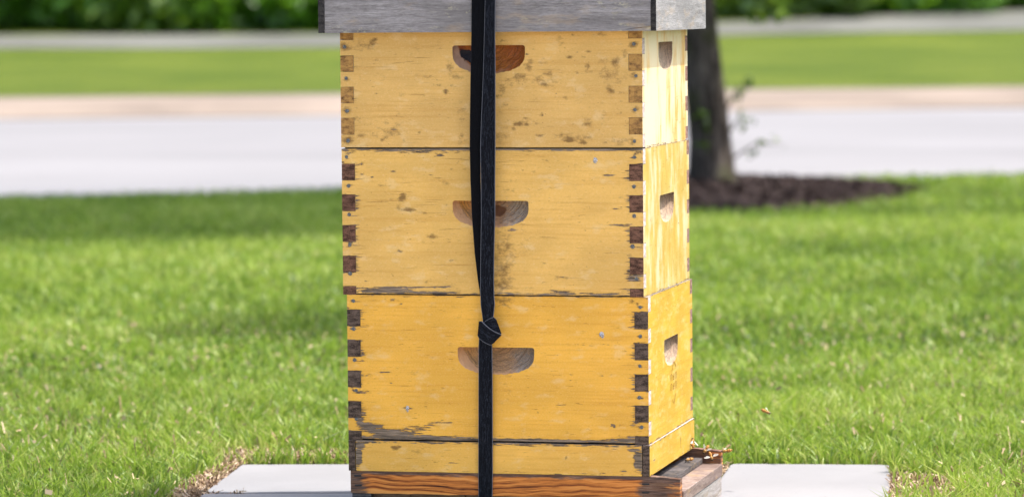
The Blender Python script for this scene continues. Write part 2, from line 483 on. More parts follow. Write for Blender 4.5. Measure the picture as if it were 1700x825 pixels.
def board_mesh(name, outline, th, sp=0.006, holes=(), attr_fn=None):
    """a plank: detailed front face at y = 0 (outline in x, z), sides and a plain back. material 0 face, 1 ends, 2 edges"""
    ol = resample(outline, sp)
    ol_arr = np.array(ol)
    pts = list(ol); edges = [(i, (i + 1) % len(ol)) for i in range(len(ol))]
    for hl in holes:
        s = len(pts); pts += list(hl); edges += [(s + i, s + (i + 1) % len(hl)) for i in range(len(hl))]
    x0, z0 = ol_arr.min(0); x1, z1 = ol_arr.max(0)
    gx = np.arange(x0 + sp / 2, x1, sp); gz = np.arange(z0 + sp / 2, z1, sp)
    gp = np.array([(x, z) for x in gx for z in gz]) if len(gx) and len(gz) else np.zeros((0, 2))
    gp = gp + rng.uniform(-sp * 0.12, sp * 0.12, gp.shape)
    if len(gp):
        ok = inside(gp, ol)
        for hl in holes: ok &= ~inside(gp, hl)
        gp = gp[ok]
        bnd = np.array(pts)
        keep = np.ones(len(gp), bool)
        for q in range(0, len(gp), 2000):
            d = ((gp[q:q + 2000, None, :] - bnd[None]) ** 2).sum(2).min(1)
            keep[q:q + 2000] = d > (sp * 0.45) ** 2
        gp = gp[keep]
    allp = [Vector(p) for p in pts] + [Vector(p) for p in gp]
    vo, eo, fo, ov, oe, of = delaunay_2d_cdt(allp, edges, [], 0, 1e-7)
    A = np.array([tuple(v) for v in vo])
    T = np.array([f for f in fo if len(f) == 3])
    cen = A[T].mean(1)
    ok = inside(cen, ol)
    for hl in holes: ok &= ~inside(cen, hl)
    T = T[ok]
    inv = {}
    for k, l in enumerate(ov):
        for i in l: inv[i] = k
    V = [(x, 0.0, z) for x, z in A]
    F = []; MI = []
    for t in T:
        a, b, c = A[t[0]], A[t[1]], A[t[2]]
        cr = (b[0] - a[0]) * (c[1] - a[1]) - (b[1] - a[1]) * (c[0] - a[0])
        F.append(tuple(int(i) for i in (t if cr > 0 else t[::-1]))); MI.append(0)     # ccw in (x, z) faces -y
    base = len(V)
    n = len(ol)
    sgn = sum(ol[i][0] * ol[(i + 1) % n][1] - ol[(i + 1) % n][0] * ol[i][1] for i in range(n))
    V += [(x, th, z) for x, z in ol]
    for i in range(n):
        j = (i + 1) % n
        q = (inv[i], base + i, base + j, inv[j])
        if sgn < 0: q = q[::-1]
        F.append(q)
        dx, dz = abs(ol[i][0] - ol[j][0]), abs(ol[i][1] - ol[j][1])
        isend = dz > dx and (min(abs(ol[i][0] - x0), abs(ol[i][0] - x1)) < 1e-5)
        MI.append(1 if isend else 2)
    back = list(range(base, base + n))
    F.append(tuple(back if sgn < 0 else back[::-1])); MI.append(0)
    me = mesh(name, V, F, False, MI)
    if attr_fn:
        XZ = np.array([(v[0], v[2]) for v in V])
        wv, dv = attr_fn(XZ)
        for k, v in (('wear', wv), ('dirt', dv)):
            a = me.attributes.new(k, 'FLOAT', 'POINT'); a.data.foreach_set('value', v.astype(np.float32))
    return me

def recess_mesh(name, x0, zt, w, h, depth=0.0185):
    cols = handle_cols(x0, zt, w, h)
    R = 16
    jr = random.Random(int(abs(x0) * 1e5) + int(zt * 1e4))
    V, F, tv = [], [], []
    for (x, zb, zt_) in cols:
        hh = zt_ - zb
        d = depth * min(1.0, (hh / h) * 1.15)
        for j in range(R + 1):
            t = j / R
            V.append((x, max(0.0, d * (1 - (1 - t) ** 1.9) + (jr.uniform(-.0007, .0007) if 0 < j else 0)), zb + hh * t)); tv.append(t * hh / h)
        V.append((x, -0.0003, zt_ + 0.0003)); tv.append(1.0)
    n = R + 2
    for i in range(len(cols) - 1):
        for j in range(n - 1):
            F.append((i * n + j, (i + 1) * n + j, (i + 1) * n + j + 1, i * n + j + 1))
    me = mesh(name, V, F, True)
    for p in me.polygons:
        if p.index % (n - 1) == n - 2: p.use_smooth = False
    a = me.attributes.new('rise', 'FLOAT', 'POINT'); a.data.foreach_set('value', np.array(tv, np.float32))
    return me

def mat_recess(name, c0, x0, w, left, mid, right, rim, seed=0, gloss=0.7, knot=None):
    """cut face of a hand hold: bare wood showing rings, coloured across from left to right"""
    b = NB(name)
    o = (seed * 2.3, seed, seed * 1.9)
    rise = b.attr('rise')
    tc = b.n('TexCoord').outputs['Object']
    sx = b.n('SeparateXYZ', {0: tc})
    u = b.math('DIVIDE', b.math('SUBTRACT', sx.outputs[0], x0), w)          # -0.5 .. 0.5
    wob = b.noise(b.coords((70, 70, 70), o), 1, 4)
    uu = b.math('ADD', b.math('ADD', u, 0.5), b.math('MULTIPLY', b.math('SUBTRACT', wob, 0.5), 0.35))
    col = b.ramp(uu, [(0.06, left), (0.30, mid), (0.62, sc(mid, 0.85)), (0.80, right), (1.0, sc(right, 0.8))])
    # growth rings following the bowl
    r = b.math('SQRT', b.math('ADD', b.math('POWER', b.math('MULTIPLY', u, 1.9), 2.0), b.math('POWER', b.math('SUBTRACT', 1.0, rise), 2.0)))
    ringv = b.math('ADD', b.math('MULTIPLY', r, 9.0), b.math('MULTIPLY', wob, 2.2))
    ring = b.noise(b.n('CombineXYZ', {0: ringv, 1: b.math('MULTIPLY', u, 1.5)}).outputs[0], 3.0, 4, 0.65)
    col = b.mix(b.math('MULTIPLY', b.smooth(ring, 0.45, 0.60), 0.75), col, sc(mid, 0.30))
    fine = b.noise(b.coords((300, 300, 700), o), 1, 4, 0.7)
    col = b.mix(b.math('MULTIPLY', b.smooth(fine, 0.52, 0.68), 0.55), col, sc(left, 1.25))
    col = b.mix(b.math('MULTIPLY', b.smooth(fine, 0.46, 0.34), 0.6), col, sc(mid, 0.35))
    rimm = b.math('MULTIPLY', b.smooth(b.math('ADD', r, b.math('MULTIPLY', b.math('SUBTRACT', wob, 0.5), 0.2)), 0.90, 1.0), b.smooth(u, 0.35, -0.1))
    col = b.mix(b.math('MULTIPLY', rimm, 0.8), col, rim)
    if knot:
        kx, kr, kw, kcol = knot
        dd = b.math('SQRT', b.math('ADD', b.math('POWER', b.math('DIVIDE', b.math('SUBTRACT', u, kx), kw), 2.0), b.math('POWER', b.math('DIVIDE', b.math('SUBTRACT', rise, kr), 0.24), 2.0)))
        col = b.mix(b.smooth(b.math('ADD', dd, b.math('MULTIPLY', b.math('SUBTRACT', wob, 0.5), 0.8)), 1.05, 0.80), col, kcol)
    return b.principled(col, gloss, 0.5, b.bump(b.math('ADD', b.math('MULTIPLY', wob, 1.5), b.math('ADD', ring, fine)), 1.0, 0.002))

# wear maps ----------------------------------------------------------------
def splats(P, lst):
    out = np.zeros(len(P))
    for (x, z, rx, rz, a) in lst:
        q = ((P[:, 0] - x) / rx) ** 2 + ((P[:, 1] - z) / rz) ** 2
        out = np.maximum(out, a * np.exp(-q ** 1.4))
    return out

def make_attr(xl, xr, yt, yb, h, wear_px=(), dirt_px=(), nails=(), browns=(), end=0.4, top=0.4, bottom=0.5, base=0.0, edge=0.3, width=W):
    def X(px): return (px - xl) / (xr - xl) * width - width / 2
    def Z(py): return (yb - py) / (yb - yt) * h
    s = (xr - xl) / width
    wl = [(X(a), Z(b_), rx / s, ry / s, v) for a, b_, rx, ry, v in wear_px]
    dl = [(X(a), Z(b_), rx / s, ry / s, v) for a, b_, rx, ry, v in dirt_px]
    for (nx, nz, k) in nails:
        wl.append((nx, nz, 0.0085, 0.0035, 0.62 * k)); wl.append((nx + 0.012, nz - 0.001, 0.012, 0.002, 0.45 * k))
    def fn(P):
        w_ = np.full(len(P), base)
        w_ = np.maximum(w_, top * np.exp(-((h - P[:, 1]) / 0.0035) ** 2))
        w_ = np.maximum(w_, bottom * np.exp(-(P[:, 1] / 0.005) ** 2))
        ex = width / 2 - np.abs(P[:, 0])
        w_ = np.maximum(w_, edge * np.exp(-(ex / 0.003) ** 2))
        for (a, c) in browns:
            inz = (P[:, 1] > a - 0.002) & (P[:, 1] < c + 0.002)
            w_ = np.maximum(w_, np.where(inz, end * np.exp(-(np.maximum(ex - TH, 0) / 0.011) ** 2), 0))
            for zz in (a, c):
                w_ = np.maximum(w_, end * 0.95 * np.exp(-((P[:, 1] - zz) / 0.0018) ** 2) * np.exp(-(np.maximum(ex - TH, 0) / 0.030) ** 2))
        w_ = np.maximum(w_, splats(P, wl))
        return w_, splats(P, dl)
    return fn, X, Z

BR_std = [(HB - b_, HB - a) for a, b_ in ((0.025, 0.0515), (0.0755, 0.102), (0.126, 0.1525), (0.1765, 0.203))] + [(0.0, HB - 0.2265)]
BR_top = [(0.0235, 0.0500), (0.0750, 0.1010), (0.1265, 0.1525), (0.1785, 0.2045)]

def front_outline(browns, h, width=W, gap=0.0005, z_lo=0.0022):
    """face board with notches at both ends where the side boards' fingers come through"""
    x = width / 2
    R = [(x, z_lo)]
    for a, c in sorted(browns):
        a2, c2 = max(a - gap, z_lo), min(c + gap, h)
        if a <= z_lo: R = [(x - TH - gap, z_lo), (x - TH - gap, c2), (x, c2)]
        else: R += [(x, a2), (x - TH - gap, a2), (x - TH - gap, c2), (x, c2)]
    R.append((x, h))
    L = [(-p[0], p[1]) for p in reversed(R)]
    return R + L
def side_outline(browns, h, width=DP, z_lo=0.0):
    """end board: full length where the brown fingers are, cut back elsewhere"""
    x = width / 2
    R = []
    z = z_lo
    for a, c in sorted(browns):
        if a > z + 1e-5: R += [(x - TH, z), (x - TH, a)]
        R += [(x, max(a, z_lo)), (x, c)]
        z = c
    if z < h - 1e-5: R += [(x - TH, z), (x - TH, h)]
    L = [(-p[0], p[1]) for p in reversed(R)]
    return R + L

# common small parts
def nail_mesh():
    bm = bmesh.new()
    n = 8
    rings = [(0.0036, 0.0), (0.0034, -0.0007), (0.0022, -0.0011)]
    vs = [[bm.verts.new((r * math.cos(2 * PI * k / n), y, r * math.sin(2 * PI * k / n))) for k in range(n)] for r, y in rings]
    for i in range(2):
        for k in range(n): bm.faces.new((vs[i][k], vs[i][(k + 1) % n], vs[i + 1][(k + 1) % n], vs[i + 1][k]))
    bm.faces.new(vs[2])
    return bm_mesh('nail', bm, False)
NAIL = nail_mesh()
b = NB('weathered zinc nail')
nz = b.noise(b.coords((900, 900, 900)), 1, 3)
M_nail = b.principled(b.mix(b.smooth(nz, 0.42, 0.62), (0.035, 0.036, 0.036), (0.26, 0.27, 0.26)), 0.6, 0.3)
b = NB('bright staple metal')
M_staple = b.principled(b.mix(b.smooth(b.noise(b.coords((700, 700, 700)), 1, 3), 0.42, 0.6), (0.20, 0.20, 0.21), (0.72, 0.72, 0.74)), 0.45, 0.5, None, Metallic=0.3)
NAIL.materials.append(M_nail)

def flake_mesh(seed):
    r = random.Random(seed)
    pts = [(0.006 * r.uniform(0.55, 1.0) * math.cos(a) * 0.85, 0.0075 * r.uniform(0.55, 1.0) * math.sin(a)) for a in [2 * PI * k / 9 for k in range(9)]]
    V = [(x, -0.0002, z) for x, z in pts] + [(x * 0.6, -0.0016 - r.uniform(0, .0012), z * 0.6) for x, z in pts] + [(0, -0.0022, 0)]
    F = [(k, (k + 1) % 9, 9 + (k + 1) % 9, 9 + k) for k in range(9)] + [(9 + k, 9 + (k + 1) % 9, 18) for k in range(9)]
    return mesh('staple', V, F)

M_edge = mat_greywood('bare plank edge', (0.10, 0.085, 0.075), (0.22, 0.19, 0.16), (0.38, 0.33, 0.28), 4)
M_end_brown = mat_endgrain('brown end grain', (0.052, 0.026, 0.017), (0.215, 0.108, 0.070), 1)
M_end_dark = mat_endgrain('dark end grain', (0.036, 0.025, 0.019), (0.150, 0.105, 0.080), 2)
M_end_top = mat_endgrain('stained end grain under paint', (0.085, 0.040, 0.020), (0.24, 0.120, 0.050), 3, (0.52, 0.29, 0.085), 0.72)
M_end_pale = mat_endgrain('pale weathered end grain', (0.36, 0.29, 0.26), (0.62, 0.53, 0.49), 5)
M_end_back = mat_endgrain('rosy end grain', (0.16, 0.09, 0.07), (0.34, 0.21, 0.17), 6)

def hive_box(label, dx, dy, rz, z, browns, paint, side_paint, end_side, end_front, pxmap, wear_px, dirt_px, nail_px, handle_px, handle_mats, staples, end, nk, top, bottom, sidehandle_mat, seed, group):
    root = empty('hive_box', (dx, dy + DP / 2, z), rz, label, 'hive box', group)
    xl, xr, yt, yb = pxmap
    def X(px): return (px - xl) / (xr - xl) * W - W / 2
    def Z(py): return (yb - py) / (yb - yt) * HB
    nails = [(X(a), Z(c), nk) for a, c in nail_px]
    fn, _, _ = make_attr(xl, xr, yt, yb, HB, wear_px, dirt_px, nails, browns, end, top, bottom)
    hx0, hx1, hy0, hy1 = handle_px
    hc, hw, hzt, hh = (X(hx0) + X(hx1)) / 2, X(hx1) - X(hx0), Z(hy0), Z(hy0) - Z(hy1)
    HL = handle_loop(hc, hzt, hw, hh)
    fb = link('front_board', board_mesh('front_board', front_outline(browns, HB), TH, 0.0045, [HL], fn), [paint, end_front, M_edge], root, (0, -DP / 2, 0))
    link('hand_hold', recess_mesh('hand_hold', hc, hzt, hw, hh), handle_mats(hc, hw), fb)
    for nx, nz_, k in nails:
        o = link('nail', NAIL, None, fb, (nx, 0.0001, nz_))
        s = random.uniform(0.85, 1.1); o.scale = (s, 1, s * 0.92); o.rotation_euler = (0, random.uniform(0, 6), 0)
    for i, (sx, sy, ss) in enumerate(staples):
        o = link('staple', flake_mesh(seed * 10 + i), M_staple, fb, (X(sx), 0, Z(sy))); o.scale = (ss, 1, ss)
    # end boards, seen from the entrance side, with a hand hold of their own
    fs, _, _ = make_attr(0, DP * 1000, 0, HB * 1000, HB, [(random.uniform(0, 413), random.uniform(0, 240), 14, 3, 0.42) for _ in range(7)], [], [(-DP / 2 + 0.011, (a + c) / 2, 0.5) for a, c in browns], (), 0.2, 0.42, 0.5, 0.02, 0.2, DP)
    sw, sh, szt = 0.128, 0.047, Z(hy0) + 0.002
    SL = handle_loop(0, szt, sw, sh)
    for k in (1, -1):
        if k == 1:
            me = board_mesh('side_board', side_outline(browns, HB), TH, 0.007, [SL], fs)
        else:
            me = board_mesh('side_board', side_outline(browns, HB), TH, 0.02, [SL], fs)
        sb = link('side_board', me, [side_paint, end_side, M_edge], root, (k * W / 2, 0, 0), k * PI / 2)
        link('hand_hold', recess_mesh('hand_hold', 0, szt, sw, sh), sidehandle_mat, sb)
    fb2, _, _ = make_attr(0, W * 1000, 0, HB * 1000, HB)
    bb = link('back_board', board_mesh('back_board', front_outline(browns, HB), TH, 0.02, [HL], fb2), [paint, M_end_back, M_edge], root, (0, DP / 2, 0), PI)
    link('hand_hold', recess_mesh('hand_hold', hc, hzt, hw, hh), sidehandle_mat, bb)
    return root, X, Z

# paints
P_T = mat_paint('faded tan yellow paint', (0.73, 0.440, 0.130), 1, gloss=0.5)
P_M = mat_paint('honey yellow paint', (0.77, 0.46, 0.118), 2, gloss=0.5)
P_L = mat_paint('deep honey yellow paint', (0.82, 0.435, 0.060), 3, gloss=0.5)
P_S = mat_paint('rim yellow paint', (0.83, 0.46, 0.085), 4, gloss=0.5)
PS_T = mat_paint('cream mottled side paint', (0.72, 0.45, 0.14), 5, vertical=True, gloss=0.35, mottle=((28, 28, 7), 0.9, (0.76, 0.65, 0.45), 0.36, 0.54))  # yellow base mostly covered by pale cream mottling
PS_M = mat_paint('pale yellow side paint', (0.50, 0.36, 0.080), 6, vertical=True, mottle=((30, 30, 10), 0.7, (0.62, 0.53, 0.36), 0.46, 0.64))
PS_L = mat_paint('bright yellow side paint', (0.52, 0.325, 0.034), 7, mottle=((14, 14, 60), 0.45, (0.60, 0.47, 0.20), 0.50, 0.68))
def HM_T(c, w): return mat_recess('varnished hand hold', 0, c, w, (0.30, 0.06, 0.02), (0.62, 0.20, 0.02), (0.50, 0.14, 0.02), (0.55, 0.36, 0.24), 1, 0.2, (-0.28, 0.52, 0.16, (0.006, 0.006, 0.014)))
def HM_M(c, w): return mat_recess('bare grey hand hold', 0, c, w, (0.72, 0.34, 0.06), (0.52, 0.28, 0.14), (0.42, 0.35, 0.27), (0.72, 0.40, 0.20), 2, 0.7, (0.06, 0.62, 0.13, (0.16, 0.06, 0.02)))
def HM_L(c, w): return mat_recess('bare brown hand hold', 0, c, w, (0.66, 0.34, 0.10), (0.54, 0.31, 0.15), (0.34, 0.28, 0.23), (0.72, 0.40, 0.20), 3, 0.7)
M_sidehold = mat_recess('bare side hand hold', 0, 0.0, 0.128, (0.40, 0.27, 0.17), (0.50, 0.36, 0.24), (0.42, 0.28, 0.18), (0.6, 0.45, 0.3), 4)
GB = 'stacked deep hive boxes'

L_wear = [(612, 627, 12, 4, .62), (600, 655, 22, 5, .56), (604, 652, 26, 2, .5), (640, 622, 26, 1.6, .6), (597, 702, 9, 14, .75), (602, 690, 10, 10, .55), (615, 713, 28, 10, .74), (650, 722, 50, 8, .8), (690, 714, 34, 7, .58), (722, 706, 22, 6, .56), (745, 703, 10, 3, .55), (700, 730, 130, 5, .95), (900, 732, 260, 5, .8), (1040, 726, 40, 5, .62), (650, 500, 70, 2.5, .5), (1015, 620, 30, 1.4, .55), (1025, 595, 26, 1.4, .5), (980, 570, 60, 1.4, .5), (668, 508, 4, 2, .8), (846, 624, 8, 3, .6), (930, 671, 14, 2, .55), (895, 686, 4, 2, .6), (1017, 704, 5, 2.5, .7), (1030, 702, 5, 2, .7), (1052, 702, 12, 7, .55), (605, 536, 8, 2, .5), (994, 554, 14, 2, .5), (677, 680, 13, 3, .56), (693, 536, 5, 2, .55)]
L_dirt = [(840, 500, 20, 14, .5), (1050, 500, 6, 3, .8), (1058, 504, 4, 3, .8), (700, 620, 30, 8, .25), (840, 640, 25, 60, .22), (770, 520, 40, 20, .2), (940, 640, 30, 10, .18)]
_r = random.Random(23)
L_wear += [(_r.uniform(600, 1050), _r.uniform(500, 720), _r.uniform(2, 12), 1.1, _r.uniform(.4, .62)) for _ in range(44)]
L_nails = [(588, 502), (588, 549), (589, 601), (591, 652), (591, 700), (1063, 508), (1063, 556), (1062, 605), (1061, 657), (1064, 706)]
box_L, XL, ZL = hive_box('bottom of the three yellow hive boxes, grey peeling lower edge, on the shallow rim', 0.0054, 0.0004, 0.0031, Z1, BR_std, P_L, PS_L, M_end_dark, M_end_pale, (577.3, 1076, 491.5, 735), L_wear, L_dirt, L_nails, (762, 889, 577, 622), HM_L, [(1000.5, 554, .95), (677.5, 681, .9)], 0.50, 1.0, 0.45, 0.75, M_sidehold, 3, GB)
M_wear = [(640, 484, 60, 4, .95), (720, 486, 60, 3, .85), (690, 478, 90, 2.5, .62), (980, 486, 90, 4, .64), (930, 483, 30, 3, .6), (1045, 482, 16, 7, .58), (1010, 292, 9, 3, .75), (1013, 291, 13, 2, .6), (735, 260, 7, 2.4, .8), (655, 286, 8, 1.6, .7), (604, 274, 8, 2.6, .66), (603, 291, 8, 1.6, .6), (640, 307, 9, 2, .85), (612, 307, 26, 1, .6), (665, 418, 8, 2, .75), (852, 381, 9, 3.5, .8), (866, 381, 12, 2, .6), (1030, 347, 26, 1.4, .62), (1028, 373, 30, 1.2, .62), (965, 420, 8, 1.5, .7), (935, 458, 8, 3, .6), (1052, 461, 16, 6, .75), (1060, 252, 10, 6, .58), (590, 480, 18, 5, .6), (585, 254, 14, 4, .5), (708, 356, 5, 2, .5), (1028, 273, 4, 2, .6), (700, 255, 80, 2, .45), (800, 488, 240, 2.5, .55)]
M_dirt = [(672, 328, 9, 9, .8), (680, 349, 18, 4, .75), (662, 343, 8, 8, .45), (745, 303, 8, 5, .5), (718, 393, 14, 5, .45), (838, 430, 22, 70, .50), (835, 465, 26, 26, .5), (870, 400, 18, 40, .25), (708, 354, 5, 4, .5), (930, 460, 16, 6, .5), (640, 308, 12, 3, .6), (965, 300, 40, 20, .12), (850, 330, 22, 50, .22), (760, 470, 40, 14, .2), (700, 300, 60, 14, .15), (965, 272, 40, 8, .2)]
_r = random.Random(22)
M_dirt += [(_r.uniform(590, 1050), _r.uniform(255, 480), _r.uniform(2, 10), _r.uniform(1, 3), _r.uniform(.3, .6)) for _ in range(34)]
M_wear += [(_r.uniform(590, 1050), _r.uniform(255, 480), _r.uniform(2, 9), 1.1, _r.uniform(.4, .62)) for _ in range(30)]
M_nails = [(577, 262), (580, 310), (580.5, 358), (581, 408), (581, 456), (1054, 262), (1053, 310), (1053, 358), (1050, 408), (1056, 461)]
box_M, XM, ZM = hive_box('middle of the three yellow hive boxes, half-moon hand hold beside the black strap', 0.0, 0.0, -0.0032, Z2, BR_std, P_M, PS_M, M_end_brown, M_end_pale, (568.8, 1067.8, 248.5, 491), M_wear, M_dirt, M_nails, (754, 880, 334, 378), HM_M, [(990, 268, .85)], 0.46, 0.95, 0.78, 0.6, M_sidehold, 2, GB)
T_wear = [(575, 245, 20, 3, .45), (1055, 243, 20, 3, .4), (741, 155, 4, 3.5, .62), (976, 113, 4, 3, .6), (965, 125, 4, 2.5, .55), (958, 93, 4, 2.5, .5), (770, 200, 10, 2, .4), (900, 192, 3, 3, .6), (620, 157, 30, 1.6, .42)]
T_dirt = [(577, 60, 10, 8, .9), (572, 82, 9, 8, .85), (618, 76, 10, 8, .6), (741, 155, 6, 5, .8), (624, 105, 8, 5, .5), (656, 218, 13, 12, .45), (634, 206, 8, 8, .4), (600, 225, 10, 6, .5), (908, 126, 11, 4, .7), (905, 146, 9, 4, .7), (1021, 108, 11, 9, .62), (1036, 95, 7, 8, .6), (1013, 155, 9, 6, .6), (944, 232, 13, 5, 1.0), (965, 236, 9, 4, .9), (859, 208, 9, 3, .95), (875, 208, 5, 3, .9), (900, 192, 4, 4, .7), (965, 125, 22, 3, .6), (976, 114, 5, 5, .7), (585, 84, 22, 5, .55), (575, 185, 10, 6, .6), (576, 133, 9, 6, .6), (576, 232, 12, 8, .75), (1052, 130, 9, 7, .6), (1052, 184, 9, 7, .6), (1050, 234, 9, 7, .6), (1025, 235, 18, 8, .5), (1050, 80, 9, 7, .7), (800, 150, 14, 60, .18), (768, 190, 10, 24, .35), (835, 150, 22, 20, .35), (700, 160, 60, 5, .25), (930, 75, 12, 8, .4), (640, 130, 50, 30, .14), (980, 180, 60, 40, .14), (766, 230, 4, 12, .5), (1000, 65, 20, 6, .35)]
T_dirt += [(748, 112, 7, 16, .5), (762, 130, 14, 6, .5), (880, 112, 8, 14, .5), (866, 130, 14, 6, .55), (850, 140, 20, 8, .4), (790, 142, 16, 6, .4), (838, 200, 14, 40, .25), (700, 90, 26, 14, .2), (920, 165, 26, 18, .22)]
T_dirt += [(900, 136, 40, 14, .34), (1015, 125, 30, 34, .34), (950, 228, 46, 9, .45), (640, 215, 36, 20, .36), (600, 80, 34, 12, .42), (600, 200, 28, 12, .3), (870, 206, 34, 6, .4), (835, 230, 16, 14, .4), (990, 200, 40, 18, .25), (690, 130, 50, 10, .22)]
T_nails = [(573, 82), (575, 133), (576, 186), (577, 234), (1051, 80), (1054, 131), (1052, 185), (1051, 235)]
_r = random.Random(21)
T_dirt += [(_r.uniform(580, 1050), _r.uniform(65, 242), _r.uniform(2, 11), _r.uniform(1.2, 3.5), _r.uniform(.35, .8)) for _ in range(60)]
T_wear += [(_r.uniform(580, 1050), _r.uniform(65, 242), _r.uniform(2, 9), 1.2, _r.uniform(.35, .6)) for _ in range(24)]
box_T, XT, ZT = hive_box('top yellow hive box, stained, with glossy reddish hand hold, under the grey cover', -0.0013, 0.0011, 0.0007, Z3, BR_top, P_T, PS_T, M_end_top, M_end_pale, (565.5, 1064.5, 10, 247), T_wear, T_dirt, T_nails, (753, 873, 81, 126), HM_T, [], 0.30, 0.62, 0.3, 0.34, M_sidehold, 1, GB)

# burnt stamp on the entrance side of the lowest box: two chevrons and two rows of worn marks
b = NB('faint maroon stamp ink')
M_ink = b.principled((0.34, 0.19, 0.04), 0.8, 0.1)
def stroke(V, F, a, c, w):
    a, c = Vector(a), Vector(c); d = (c - a).normalized(); n = Vector((-d.y, d.x)) * w / 2
    o = len(V)
    for p in (a + n, a - n, c - n, c + n): V.append((p.x, -0.0006, p.y))
    F.append((o, o + 1, o + 2, o + 3))
right_L = [o for o in box_L.children if o.name.startswith('side_board')][0]
V, F = [], []
stroke(V, F, (0.004, 0.099), (0.022, 0.117), 0.0022); stroke(V, F, (0.022, 0.117), (0.044, 0.104), 0.0022)
link('stamp_chevron', mesh('stamp_chevron', V, F), M_ink, right_L)
V, F = [], []
stroke(V, F, (0.040, 0.060), (0.022, 0.044), 0.0022); stroke(V, F, (0.022, 0.044), (0.008, 0.052), 0.0012)
link('stamp_chevron', mesh('stamp_chevron', V, F), M_ink, right_L)
for row in (0.084, 0.068):
    V, F = [], []
    for k, x in enumerate((-0.008, 0.002, 0.014, 0.024, 0.036, 0.046)):
        stroke(V, F, (x, row), (x + 0.001, row + 0.011), 0.0022)
        if k % 2: stroke(V, F, (x, row + (0.011 if k % 3 else 0.001)), (x - 0.008, row + (0.011 if k % 3 else 0.001)), 0.0016)
        if k == 3: stroke(V, F, (x, row + 0.005), (x - 0.008, row + 0.006), 0.0016)
    link('stamp_marks', mesh('stamp_marks', V, F), M_ink, right_L)

# ------------------------------------------------------------------ shallow rim under the boxes
SX, SY = 0.0069, -0.0011
rim = empty('spacer_box', (SX, SY + DP / 2, 0), 0, 'shallow yellow wooden rim with dark corner ends, directly above the brown bottom board', 'hive spacer')
h = Z1 - 0.0006
et = 0.0112
wf = W - 2 * et - 0.0010
S_wear = [(597, 744, 12, 8, .85), (594, 760, 7, 22, .95), (600, 735, 24, 5, .95), (628, 737, 4, 2, .8), (620, 738, 4, 3, .8), (640, 735, 10, 3, .7), (625, 764, 26, 1.6, .75), (760, 769, 22, 2, .55), (1000, 782, 14, 2, .8), (1036, 777, 10, 2.5, .7), (1058, 757, 7, 24, .70), (1062, 760, 4, 22, .9), (1050, 742, 10, 5, .62), (1024, 740, 8, 4, .6), (880, 737, 190, 2.5, .66), (700, 737, 80, 2.5, .6), (930, 785, 6, 2, .7), (1008, 737, 8, 2, .7)]
S_dirt = [(655, 746, 9, 3, 1.0), (663, 744, 5, 2, .9), (942, 757, 3, 3, .6), (700, 752, 50, 5, .3), (760, 760, 40, 10, .15)]
fnS, XS, ZS = make_attr(589.5, 1067.3, 735, 785, h, S_wear, S_dirt, (), (), 0.3, 0.5, 0.3, 0.0, 0.6, wf)
link('front_board', board_mesh('front_board', [(wf / 2, 0), (wf / 2, h), (-wf / 2, h), (-wf / 2, 0)], 0.0222, 0.0035, (), fnS), [P_S, M_end_dark, M_edge], rim, (0, -DP / 2, 0))
fb2, _, _ = make_attr(0, W * 1000, 0, 50, h)
link('back_board', board_mesh('back_board', [(wf / 2, 0), (wf / 2, h), (-wf / 2, h), (-wf / 2, 0)], 0.0222, 0.02, (), fb2), [P_S, M_end_dark, M_edge], rim, (0, DP / 2, 0), PI)
fs, _, _ = make_attr(0, DP * 1000, 0, 50, h, [(40, 30, 16, 3, .5), (260, 10, 14, 3, .5), (330, 25, 4, 14, .45)], [(280, 26, 10, 16, .5), (120, 20, 16, 6, .3)], (), (), 0.2, 0.62, 0.4, 0.04, 0.3, DP)
for k in (1, -1):
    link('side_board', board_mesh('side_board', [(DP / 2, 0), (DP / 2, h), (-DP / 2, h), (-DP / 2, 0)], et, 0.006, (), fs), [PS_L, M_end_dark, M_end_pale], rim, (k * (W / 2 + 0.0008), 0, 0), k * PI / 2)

# ------------------------------------------------------------------ bottom board with landing
def mat_rail():
    b = NB('weathered pine rail')
    tc = b.n('TexCoord').outputs['Object']; sx = b.n('SeparateXYZ', {0: tc})
    warp = b.noise(b.coords((4, 4, 6)), 1, 3)
    cv = b.n('VectorMath', {0: b.coords((2.2, 2.2, 175)), 1: b.n('CombineXYZ', {2: b.math('MULTIPLY', warp, 10.0)}).outputs[0]}, operation='ADD').outputs[0]
    n1 = b.noise(cv, 1, 4, 0.55)
    n2 = b.noise(b.coords((26, 26, 640)), 1, 4, 0.7)
    f = b.math('ADD', b.math('MULTIPLY', n1, 0.7), b.math('MULTIPLY', n2, 0.3))
    col = b.ramp(f, [(0.36, (0.025, 0.010, 0.006)), (0.45, (0.26, 0.072, 0.017)), (0.52, (0.66, 0.22, 0.044)), (0.64, (0.80, 0.36, 0.095))])
    gx = b.math('MULTIPLY', b.smooth(b.math('ABSOLUTE', b.math('SUBTRACT', sx.outputs[0], 0.012)), 0.20, 0.255), b.smooth(sx.outputs[0], 0.296, 0.272, 0.62, 1.0))
    gz = b.smooth(sx.outputs[2], -0.013, -0.002)
    w = b.math('MAXIMUM', gx, b.math('MULTIPLY', gz, 0.8))
    pn = b.noise(b.coords((30, 30, 200)), 1, 4, 0.65)
    g = b.math('MULTIPLY', b.smooth(b.math('ADD', w, b.math('MULTIPLY', b.math('SUBTRACT', pn, 0.5), 1.4)), 0.35, 0.75), 0.88)
    grey = b.ramp(n2, [(0.35, (0.025, 0.018, 0.016)), (0.55, (0.12, 0.085, 0.07)), (0.72, (0.27, 0.20, 0.165))])
    col = b.mix(g, col, grey)
    return b.principled(col, 0.7, 0.25, b.bump(f, 0.8, 0.0012))
M_rail = mat_rail()
